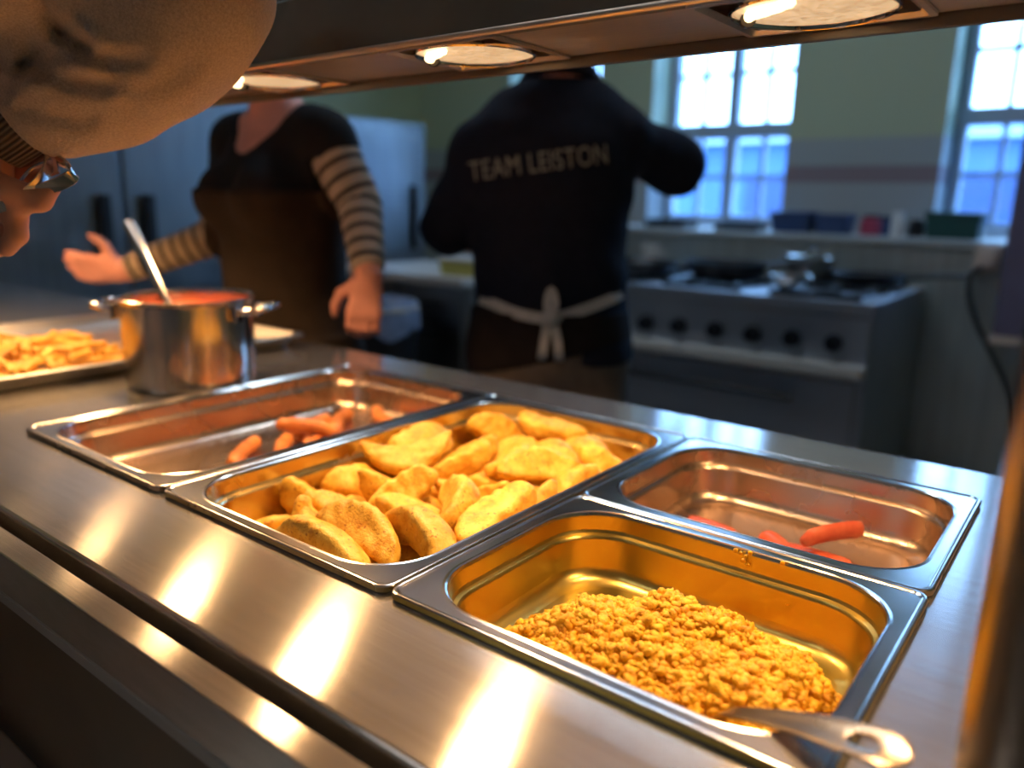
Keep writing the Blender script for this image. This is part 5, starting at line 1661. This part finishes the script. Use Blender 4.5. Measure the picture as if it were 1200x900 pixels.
    def on(u, v, lift=.004):
        o = Vector(CAM_LOC); dr = (Vector(at(u, v, 1.0)) - o).normalized()
        hit_, nn, _, _ = bv.ray_cast(o, dr)
        if hit_ is None: return None
        return hit_ - dr * lift
    def band(name, pts, wd, th, parent=None):
        P = [on(*p) for p in pts]; P = [p for p in P if p is not None]
        if len(P) < 2: return None
        P = catmull(P, 4)
        bm = bmesh.new()
        rings = []
        for (p, t, n, b) in frames_along(P):
            o_ = (p - Vector(CAM_LOC)).normalized(); sdv = t.cross(o_).normalized()
            rings.append([bm.verts.new(p + sdv * wd + o_ * th), bm.verts.new(p + sdv * wd - o_ * th), bm.verts.new(p - sdv * wd - o_ * th), bm.verts.new(p - sdv * wd + o_ * th)])
        for a, c in zip(rings[:-1], rings[1:]):
            for k in range(4): bm.faces.new((a[k], a[(k + 1) % 4], c[(k + 1) % 4], c[k]))
        bm.faces.new(rings[0]); bm.faces.new(rings[-1])
        bmesh.ops.recalc_face_normals(bm, faces=bm.faces)
        o = from_bm(name, bm, M['cotton_tape'], parent or root, 50)
        if parent is None: o.location = -Vector(base)
        return o
    band('apron_string', [(562, 350), (580, 357), (605, 367), (628, 372), (644, 374)], .0125, .003)
    band('apron_string', [(644, 374), (668, 368), (695, 359), (715, 351), (729, 344)], .0125, .003)
    kp_ = on(644, 374, .010)
    bm = bmesh.new(); bmesh.ops.create_icosphere(bm, subdivisions=3, radius=.022)
    for v in bm.verts: v.co *= 1 + .12 * math.sin(v.co.x * 190) * math.cos(v.co.z * 150)
    kn = from_bm('knot', bm, M['cotton_tape'], root, 60); kn.location = kp_ - Vector(base)
    lp = band('bow_loop', [(644, 372, .012), (641, 356, .022), (646, 339, .012), (651, 356, .024), (646, 372, .014)], .0085, .003)
    band('string_tail', [(642, 378, .010), (638, 398, .010), (635, 420, .008), (633, 437, .006)], .0105, .0025)
    band('string_tail', [(648, 378, .010), (653, 398, .010), (655, 420, .008), (655, 440, .006)], .0105, .0025)
    # lettering across the shoulders, laid on the cloth
    cu = bpy.data.curves.new('lettering', 'FONT'); cu.body = 'TEAM LEISTON'; cu.size = .062; cu.align_x = 'CENTER'; cu.align_y = 'CENTER'; cu.space_character = 1.04
    tmp = bpy.data.objects.new('tmp_text', cu); COL.objects.link(tmp)
    bpy.context.view_layer.update()
    dg = bpy.context.evaluated_depsgraph_get()
    tm = bpy.data.meshes.new_from_object(tmp.evaluated_get(dg))
    bpy.data.objects.remove(tmp); bpy.data.curves.remove(cu)
    bt = bmesh.new(); bt.from_mesh(tm); bpy.data.meshes.remove(tm)
    bmesh.ops.subdivide_edges(bt, edges=[e for e in bt.edges if e.calc_length() > .02], cuts=2)
    xsx = [v.co.x for v in bt.verts]; wid = max(xsx) - min(xsx)
    A = Vector(w(-.200, -.2, .345)); Bp = Vector(w(.112, -.2, .390))
    ex = (Bp - A); W_ = ex.length; ex.normalize(); ez = Vector(Uv); ez = (ez - ex * ez.dot(ex)).normalized()
    mid = (A + Bp) / 2
    sb = BVHTree.FromPolygons([Vector(v) for v in SV], [list(map(int, q)) for q in SF])
    sc_ = W_ / wid
    for v in bt.verts:
        p = mid + ex * (v.co.x * sc_) + ez * (v.co.y * 1.0)
        hit_, nn, _, _ = sb.ray_cast(p - Vector(Fv) * .5, Vector(Fv))
        v.co = (hit_ if hit_ is not None else p) - Vector(Fv) * .004 - Vector(base)
    lt_ = from_bm('lettering', bt, M['lettering'], shirt, 0)
cook_man()

# ------------------------------------------------------------------ the cook in black with striped sleeves (facing the counter)
def cook_woman():
    C0 = at(332, 300, 1.86); base = np.array([C0[0], C0[1], FZ])
    Rv = np.array([1.0, 0, 0]); Fv = np.array([0, -1.0, 0]); Uv = np.array([0, 0, 1.0])
    # her left is +x; columns: right (= -x), forward, up
    R = np.stack([-Rv, Fv, Uv], 1)
    def w(l, f, z): return np.array([C0[0], C0[1], 0]) + Rv * l + Fv * f + Uv * z
    lo = np.array([C0[0] - .66, C0[1] - .45, FZ - .01]); hi = np.array([C0[0] + .42, C0[1] + .30, .86])
    h = .0075
    f = Field(lo, hi, h)
    f.ell(w(0, -.01, -.06), (.180, .125, .15), R, .06)
    f.ell(w(0, .0, .13), (.142, .108, .17), R, .06)
    f.ell(w(0, .0, .30), (.150, .105, .15), R, .06)
    for q in (-1, 1): f.ell(w(q * .072, .085, .285), (.066, .058, .064), R, .035)
    LS = w(.158, -.01, .405); RS = w(-.158, -.01, .405); NB_ = w(0, -.005, .455)
    f.cone(LS, w(.04, -.01, .445), .052, .050, .04); f.cone(RS, w(-.04, -.01, .445), .052, .050, .04)
    f.cone(w(0, 0, .38), NB_, .075, .055, .04); f.cone(NB_, w(0, .02, .56), .050, .048, .025)
    head(f, w(-.02, .04, .635), R, .96)
    LE = w(.245, -.025, .270); LW = w(.336, .036, .128)
    RE = w(-.222, .03, .185); RW = w(-.395, .185, .095)
    f.chain([LS, LE, LW], [.052, .040, .027], .025); f.chain([RS, RE, RW], [.052, .040, .027], .025)
    # left hand hangs loosely closed, right hand points with fingers together
    hand(f, LW, Fv * .22 - Uv * .95 + Rv * .02, Rv * -.6 + Fv * .5, 1, .75, .92, rw=.024)
    hand(f, RW, -Rv * .80 + Fv * .58 + Uv * .06, Uv * .85 + Fv * .35, 1, .22, .95, spread=.05, rw=.024)
    for q in (-1, 1):
        f.chain([w(q * .09, -.01, -.12), w(q * .095, .02, -.47), w(q * .095, -.03, FZ + .08)], [.094, .058, .040], .04)
        f.cone(w(q * .1, -.05, FZ + .04), w(q * .11, .13, FZ + .032), .038, .031, .03)
    root = empty('person', base, 0, 'cook in black with striped sleeves and brown apron, one hand held over the chips', 'person')
    mesh_obj('body', f.g, f.lo, h, M['skin_b'], root, base)
    X = f.all(); loc = (X - np.array([C0[0], C0[1], 0])) @ np.stack([Rv, Fv, Uv], 1)
    AL = [LS, LE, LW]; AR = [RS, RE, RW]
    dL, aL = poly_dist(X, AL); dR, aR = poly_dist(X, AR)
    LL = sum(np.linalg.norm(b - a) for a, b in zip(AL[:-1], AL[1:])); LR = sum(np.linalg.norm(b - a) for a, b in zip(AR[:-1], AR[1:]))
    wr = .0035 * noise3(loc, 11, 10, 32)
    # black top, scooped neck, short sleeves
    neck = np.where(loc[..., 1] > -.02, .374 + 8.5 * loc[..., 0] ** 2, .47) - loc[..., 2]
    gt = smax_(f.g - .012 - wr, np.maximum(-neck, .10 - loc[..., 2]))
    cutL = np.where((dL < .08) & (loc[..., 0] > .16), aL - .055, -.1); cutR = np.where((dR < .20) & (loc[..., 0] < -.20), .06, np.where((dR < .08) & (loc[..., 0] < -.16), aR - .16, -.1))
    lowarm = np.where((dL < .075) & (loc[..., 2] < .36) & (loc[..., 0] > .17), .05, -.1)
    gt = smax_(gt, np.maximum(np.maximum(cutL, cutR), lowarm))
    mesh_obj('black_top', gt, f.lo, h, M['black_shirt'], root, base, 1)
    # striped sleeves of the shirt underneath
    g1 = smax_(dL - (.060 - .060 * np.clip(aL / LL, 0, 1) * .42), np.maximum(.02 - aL, aL - (LL - .012)))
    mesh_obj('striped_sleeve', g1, f.lo, h, M['stripes'], root, base, 1, {'along': lambda V: poly_dist(V, AL)[1]})
    g2 = smax_(dR - (.058 - .058 * np.clip(aR / LR, 0, 1) * .42), np.maximum(.12 - aR, aR - (LR - .012)))
    mesh_obj('striped_sleeve', g2, f.lo, h, M['stripes_fore'], root, base, 1, {'along': lambda V: poly_dist(V, AR)[1]})
    # brown apron, bib and skirt
    arms = np.minimum(np.where(aL > .05, dL, 1), np.where(aR > .05, dR, 1))
    gp = smax_(f.g - .022, np.maximum(np.maximum(loc[..., 2] - .30 - .0 * loc[..., 0], -.52 - loc[..., 2]), -(loc[..., 1] + .10)))
    body_only = np.abs(loc[..., 0]) - .195
    gp = smax_(gp, np.where(loc[..., 2] > -.0, np.maximum(body_only, .055 - arms), body_only - .03))
    skirt = np.linalg.norm((loc - np.array([0, -.01, 0]))[..., :2] / np.array([.205, .150]), axis=-1) - 1
    gp = np.minimum(gp, smax_(np.maximum(skirt * .15, -(skirt * .15 + .02)), np.maximum(np.maximum(loc[..., 2] + .02, -.50 - loc[..., 2]), -(loc[..., 1] + .06))))
    mesh_obj('apron', gp, f.lo, h, M['brown_apron'], root, base, 1)
    gq = smax_(f.g - .012, np.maximum(loc[..., 2] - .11, (FZ + .08) - loc[..., 2]))
    gq = np.where((np.abs(loc[..., 0]) > .205) | (loc[..., 1] > .165), 1, gq); gq = np.where((dL < .12) & (np.abs(loc[..., 0]) > .17), 1, gq)
    mesh_obj('trousers', gq, f.lo, h, M['jeans'], root, base, 1)
    gs = smax_(f.g - .008, loc[..., 2] - (FZ + .07))
    for q in (-1, 1):
        mesh_obj('shoe', np.where(loc[..., 0] * q > 0, gs, 1), f.lo, h, M['shoe'], root, base, 1)
    hc = w(-.02, .04, .635); lh = (X - hc)
    lh = np.stack([lh @ Rv, lh @ Fv, lh @ Uv], -1)
    gh = smax_(f.g - .014, np.maximum(-(lh[..., 2] - .045 - 1.3 * np.minimum(0, lh[..., 1] - .03)), lh[..., 1] - .070 - .3 * lh[..., 2]))
    gh = np.where(lh[..., 2] > -.085, gh, 1)
    mesh_obj('hair', gh, f.lo, h, M['hair_brown'], root, base, 1)
cook_woman()

# ------------------------------------------------------------------ the customer reaching over from the left
def customer():
    E_ = at(225, -5, .72); W_ = at(-22, 165, .775)
    S_ = np.array([.17, -.27, .505])
    fore = (W_ - E_) / np.linalg.norm(W_ - E_)
    base = np.array([-.02, -.62, FZ])
    lo = np.array([-.42, -.86, FZ - .01]); hi = np.array([.52, .22, .97])
    h = .0085
    f = Field(lo, hi, h)
    R = np.eye(3)
    th = np.array([0, .16, 0])
    f.ell((-.02, -.60, -.02), (.175, .13, .16), R, .06)
    f.ell((-.01, -.54, .17), (.175, .125, .20), R, .06)
    f.ell((.0, -.44, .38), (.195, .12, .17), R, .06)
    LS = np.array([-.215, -.42, .46]); NB_ = np.array([-.02, -.37, .56])
    f.cone(S_, (.03, -.38, .54), .062, .058, .05); f.cone(LS, (-.07, -.40, .54), .062, .058, .05)
    f.cone((-.01, -.41, .47), NB_, .085, .060, .04); f.cone(NB_, (-.02, -.33, .66), .057, .055, .03)
    head(f, (-.02, -.295, .745), R, 1.0)
    f.chain([S_, E_, W_], [.055, .046, .030], .03)
    LE = np.array([-.305, -.40, .18]); LW = np.array([-.285, -.31, -.05])
    f.chain([LS, LE, LW], [.055, .044, .029], .03)
    hand(f, LW, (.05, .22, -.95), (.5, .8, .2), 1, .4, 1.0)
    for q in (-1, 1):
        f.chain([(-.02 + q * .092, -.60, -.08), (-.02 + q * .11, -.58, -.46), (-.02 + q * .12, -.64, FZ + .085)], [.098, .064, .044], .04)
        f.cone((-.02 + q * .122, -.66, FZ + .045), (-.02 + q * .14, -.47, FZ + .035), .042, .034, .03)
    # right hand: fine field of its own resolution is merged by building the whole reach at a finer step below
    root = empty('person', base, 0, 'customer in a grey-brown sweatshirt reaching in from the left with tongs', 'person')
    # --- fine field for the reaching forearm and hand, one surface with the coarse body
    X = f.all()
    kn = at(-14, 226, .765)
    def grow(ff):
        ff.chain([E_, W_], [.046, .030], .02)
        wr2 = at(-24, 196, .768)
        ff.cone(W_, wr2, .030, .027, .02)
        ff.cone(wr2, at(-20, 232, .762), .027, .026, .02)
        ff.cone(at(-40, 215, .775), at(-34, 244, .772), .022, .020, .02)
        # index finger: out along the tongs, then bent back up at the tip
        ff.chain([at(-12, 228, .757), at(22, 240, .748), at(48, 236, .746), at(61, 221, .750)], [.0115, .0105, .0095, .0080], .005)
        # middle finger curls below it
        ff.chain([at(-14, 240, .762), at(18, 254, .755), at(20, 275, .757), at(8, 291, .764)], [.0115, .0108, .0098, .0085], .004)
        ff.chain([at(-20, 246, .772), at(6, 268, .772), at(2, 288, .778), at(-10, 296, .786)], [.0110, .0100, .0092, .0080], .004)
        ff.chain([at(-30, 246, .783), at(-12, 270, .786), at(-20, 288, .792), at(-30, 292, .80)], [.0100, .0090, .0080, .0070], .004)
        # thumb leaves the side of the palm and presses on the tongs
        ff.chain([at(-30, 206, .752), at(-12, 214, .740), at(10, 222, .738), at(30, 224, .741)], [.0150, .0125, .0108, .0085], .007)
    grow(f)
    # cut the coarse body just above the wrist and give the hand its own fine step, sharing the wrist ring inside the cuff
    fine = Field(np.minimum(E_, W_) - .16, np.maximum(E_, W_) + .14, .0032)
    grow(fine)
    Vc, Fc = surface_nets(f.g, f.lo, h, 1)
    d, a = poly_dist(Vc, [E_, W_]); L = np.linalg.norm(W_ - E_)
    past = ((Vc - E_) @ fore) > L - .05
    near = np.linalg.norm(Vc - W_, axis=1) < .22
    kill = past & near
    Fc = Fc[~kill[Fc].any(1)]
    Vf, Ff = fine.mesh(1)
    keep = ((Vf - E_) @ fore) > L - .075
    Ff = Ff[keep[Ff].all(1)]
    Vb = np.concatenate([Vc, Vf]); Fb = np.concatenate([Fc, Ff + len(Vc)])
    used = np.zeros(len(Vb), bool); used[Fb.ravel()] = True; mp = np.cumsum(used) - 1
    Vb = Vb[used]; Fb = mp[Fb]
    me = bpy.data.meshes.new('body'); me.from_pydata((Vb - base).tolist(), [], Fb.tolist()); me.update()
    link('body', me, M['skin'], root, 0); me.shade_smooth()
    # --- sweatshirt: torso + left sleeve coarse, the reaching sleeve fine with its folds
    loc = X
    aL, sL = poly_dist(X, [LS, LE, LW]); LLn = np.linalg.norm(LE - LS) + np.linalg.norm(LW - LE)
    gs = smax_(f.g - .022 - .005 * noise3(X, 4, 10, 22), np.maximum(X[..., 2] - .60, -.07 - X[..., 2]))
    gs = np.where((aL < .09) & (sL > LLn - .02), 1, gs)
    reach = ((X - S_) @ ((E_ - S_) / np.linalg.norm(E_ - S_)))
    dR, sR = poly_dist(X, [S_, E_, W_]); 
    gs = smax_(gs, np.where(dR < .16, sR - .11, -.1))
    mesh_obj('sweatshirt', gs, f.lo, h, M['sweat'], root, base, 1)
    hs_ = .0045
    sf = Field(np.minimum(np.minimum(E_, W_), S_) - .17, np.maximum(np.maximum(E_, W_), S_) + .17, hs_)
    sf.chain([S_, at(212, -10, .72)], [.080, .0720], .03)
    K = [(at(214, -8, .72), .0720), (at(172, 45, .725), .0690), (at(102, 92, .745), .0615), (at(46, 124, .762), .0480), (at(0, 152, .772), .0400)]
    for (p, r), (q, r2) in zip(K[:-1], K[1:]): sf.cone(p, q, r, r2, .03)
    XX = sf.all()
    n1 = .0030 * noise3(XX, 31, 10, 38) + .0010 * noise3(XX, 32, 10, 110)
    # cloth pinched in the crook of the elbow: creases fan out over the forearm
    rel = (XX - CAM_LOC) @ _R
    UU = 600 + FPX * rel[..., 0] / -rel[..., 2]; VVv = 450 - FPX * rel[..., 1] / -rel[..., 2]
    UV = np.stack([UU, VVv, 0 * UU], -1)
    fold = np.zeros(UU.shape)
    for pts, dep, wd in (([(38, -20), (52, 14), (70, 38), (98, 54)], .012, 9), ([(98, 54), (122, 72), (138, 96)], .007, 9), ([(28, 58), (66, 66), (108, 70), (165, 70)], .006, 10),
                         ([(-10, 104), (20, 90), (38, 64)], .005, 10), ([(30, 78), (76, 92), (122, 100)], .008, 9), ([(30, 128), (62, 136), (104, 142)], .0035, 9),
                         ([(-10, 40), (30, 32), (60, 44)], .009, 26), ([(150, 104), (190, 96), (226, 70)], .0025, 12), ([(-20, 70), (20, 74), (50, 76)], .008, 10)):
        dd, _ = poly_dist(UV, [(p[0], p[1], 0) for p in pts])
        fold += dep * np.exp(-(dd / wd) ** 2) - dep * .35 * np.exp(-((dd - wd * 1.9) / wd) ** 2)
    sf.g = sf.g + (fold - n1).astype(np.float32)
    fa = (at(0, 152, .772) - at(102, 92, .745)); fa /= np.linalg.norm(fa)
    endp = at(44, 126, .763)
    g_ = smax_(sf.g, (XX - endp) @ fa)
    mesh_obj('sweatshirt_sleeve', g_, sf.lo, hs_, M['sweat'], root, base, 2)
    # ribbed cuff
    cf = Field(W_ - .13, W_ + .13, .0035)
    cA = at(50, 122, .760); cB = at(2, 158, .772)
    ax = (cB - cA) / np.linalg.norm(cB - cA)
    cf.cone(cA, cB, .0455, .0405, .0)
    XC = cf.all(); tt = (XC - cA) @ ax
    gg = smax_(cf.g - .0008 * np.sin(tt * 0), np.maximum(-tt, tt - np.linalg.norm(cB - cA)))
    e1 = np.cross(ax, [0, 0, 1.0]); e1 /= np.linalg.norm(e1); e2 = np.cross(ax, e1)
    mesh_obj('cuff', gg, cf.lo, .0035, M['cuff'], root, base, 1, {'turn': lambda V: np.arctan2((V - cA) @ e1, (V - cA) @ e2)})
    gt = smax_(f.g - .014, np.maximum(X[..., 2] + .0, (FZ + .075) - X[..., 2]))
    gt = np.where((np.abs(X[..., 0] + .02) > .205) | (X[..., 1] > -.36), 1, gt)
    mesh_obj('trousers', gt, f.lo, h, M['jeans'], root, base, 1)
    gq = smax_(f.g - .008, X[..., 2] - (FZ + .075))
    for q in (-1, 1): mesh_obj('shoe', np.where((X[..., 0] + .02) * q > 0, gq, 1), f.lo, h, M['shoe'], root, base, 1)
    lh = X - np.array([-.02, -.295, .745])
    gh = smax_(f.g - .012, np.maximum(-(lh[..., 2] - .040 - 1.0 * np.minimum(0, lh[..., 1] - .02)), lh[..., 1] - .075 - .3 * lh[..., 2]))
    gh = np.where(lh[..., 2] > -.085, gh, 1)
    mesh_obj('hair', gh, f.lo, h, M['hair_brown'], root, base, 1)
    # --- the tongs in the hand
    tg = empty('serving_tongs', at(0, 225, .75), 0, 'shiny steel serving tongs held in the reaching hand', 'tongs')
    tb_ = np.array(tg.location)
    def strip(name, pts, wd, th, mat, twist=None):
        P = catmull([at(*p) - tb_ for p in pts], 8)
        bm = bmesh.new(); rings = []
        wv = Vector(twist if twist is not None else (0, 0, 1))
        for (p, t, n, b) in frames_along(P):
            sd = (wv - t * wv.dot(t)).normalized(); nn = t.cross(sd)
            ring = []
            for x, y in ((-1, -1), (-1.12, 0), (-1, 1), (0, .7), (1, 1), (1.12, 0), (1, -1), (0, -.7)):
                ring.append(bm.verts.new(p + sd * (wd * x) + nn * (th * y)))
            rings.append(ring)
        for a, c in zip(rings[:-1], rings[1:]):
            for k in range(8): bm.faces.new((a[k], a[(k + 1) % 8], c[(k + 1) % 8], c[k]))
        bm.faces.new(rings[0]); bm.faces.new(rings[-1])
        bmesh.ops.recalc_face_normals(bm, faces=bm.faces)
        return from_bm(name, bm, mat, tg, 50)
    strip('arm', [(-140, 330, .75), (-60, 272, .745), (0, 240, .742), (40, 226, .742), (72, 214, .743), (86, 204, .745), (79, 193, .750), (66, 187, .756)], .006, .0011, M['chrome'], (.1, -.5, .8))
    strip('arm', [(66, 187, .756), (40, 196, .764), (0, 212, .775), (-60, 246, .79), (-140, 300, .80)], .012, .0011, M['tongs_dark'], (.3, .2, .9))
    strip('brace', [(57, 184, .748), (55, 200, .742), (38, 221, .738), (12, 238, .738), (-30, 252, .742)], .0050, .0012, M['rim'], (.2, -.5, .7))
    bm = bmesh.new(); b_tube(bm, catmull([at(52, 190, .742) - tb_, at(36, 198, .739) - tb_, at(24, 212, .738) - tb_, at(22, 216, .739) - tb_], 6), .0016, 8); from_bm('locking_wire', bm, M['chrome'], tg)
M['tongs_dark'] = steel('tongs_reflection_steel', (.55, .36, .30), .22)  # reddish reflection of the hand painted into this arm's colour
customer()

# ================================================================== LIGHT, SKY AND CAMERA
for i, (x, y, z) in enumerate(LIGHTS):
    l = bpy.data.lights.new('heat_lamp_light', 'SPOT')
    l.energy = 9.0; l.color = (1.0, .56, .24); l.shadow_soft_size = .028
    l.spot_size = math.radians(140); l.spot_blend = .6
    o = bpy.data.objects.new('heat_lamp_light', l); COL.objects.link(o); o.location = (x, y, z - .03)
w = bpy.data.worlds.new('sky'); SC.world = w; w.use_nodes = True
bg = w.node_tree.nodes['Background']
bg.inputs['Color'].default_value = (.27, .54, 1.0, 1); bg.inputs['Strength'].default_value = 13.0
# daylight coming in at the kitchen windows
def portal(x, y, z, sx, sz, rot):
    l = bpy.data.lights.new('window_portal', 'AREA'); l.shape = 'RECTANGLE'; l.size = sx; l.size_y = sz
    l.cycles.is_portal = True
    o = bpy.data.objects.new('window_portal', l); COL.objects.link(o); o.location = (x, y, z); o.rotation_euler = rot
for r in (win1, win2, win3):
    portal((r[0] + r[1]) / 2, WY + WT + .01, (r[2] + r[3]) / 2, r[1] - r[0], r[3] - r[2], (-PI / 2, 0, 0))
for r in rw:
    portal(3.51, (r[0] + r[1]) / 2, (r[2] + r[3]) / 2, r[3] - r[2], r[1] - r[0], (0, PI / 2, 0))

cam = bpy.data.cameras.new('camera'); co = bpy.data.objects.new('camera', cam); COL.objects.link(co)
co.location = CAM_LOC; co.rotation_euler = CAM_ROT
cam.sensor_width = 36; cam.lens = FPX / 1200 * 36; cam.clip_start = .01; cam.clip_end = 100
cam.dof.use_dof = True; cam.dof.focus_distance = .66; cam.dof.aperture_fstop = cam.lens / 10.5
SC.camera = co
SC.view_settings.view_transform = 'Standard'; SC.view_settings.look = 'None'
SC.view_settings.exposure = 0.0; SC.view_settings.gamma = 1.0
SC.view_settings.use_curve_mapping = False
SC.cycles.use_denoising = True
SC.cycles.max_bounces = 10; SC.cycles.glossy_bounces = 6; SC.cycles.diffuse_bounces = 4; SC.cycles.transparent_max_bounces = 8
SC.cycles.caustics_reflective = True; SC.cycles.caustics_refractive = False
SC.cycles.sample_clamp_indirect = 4.0
SC.cycles.blur_glossy = 1.0
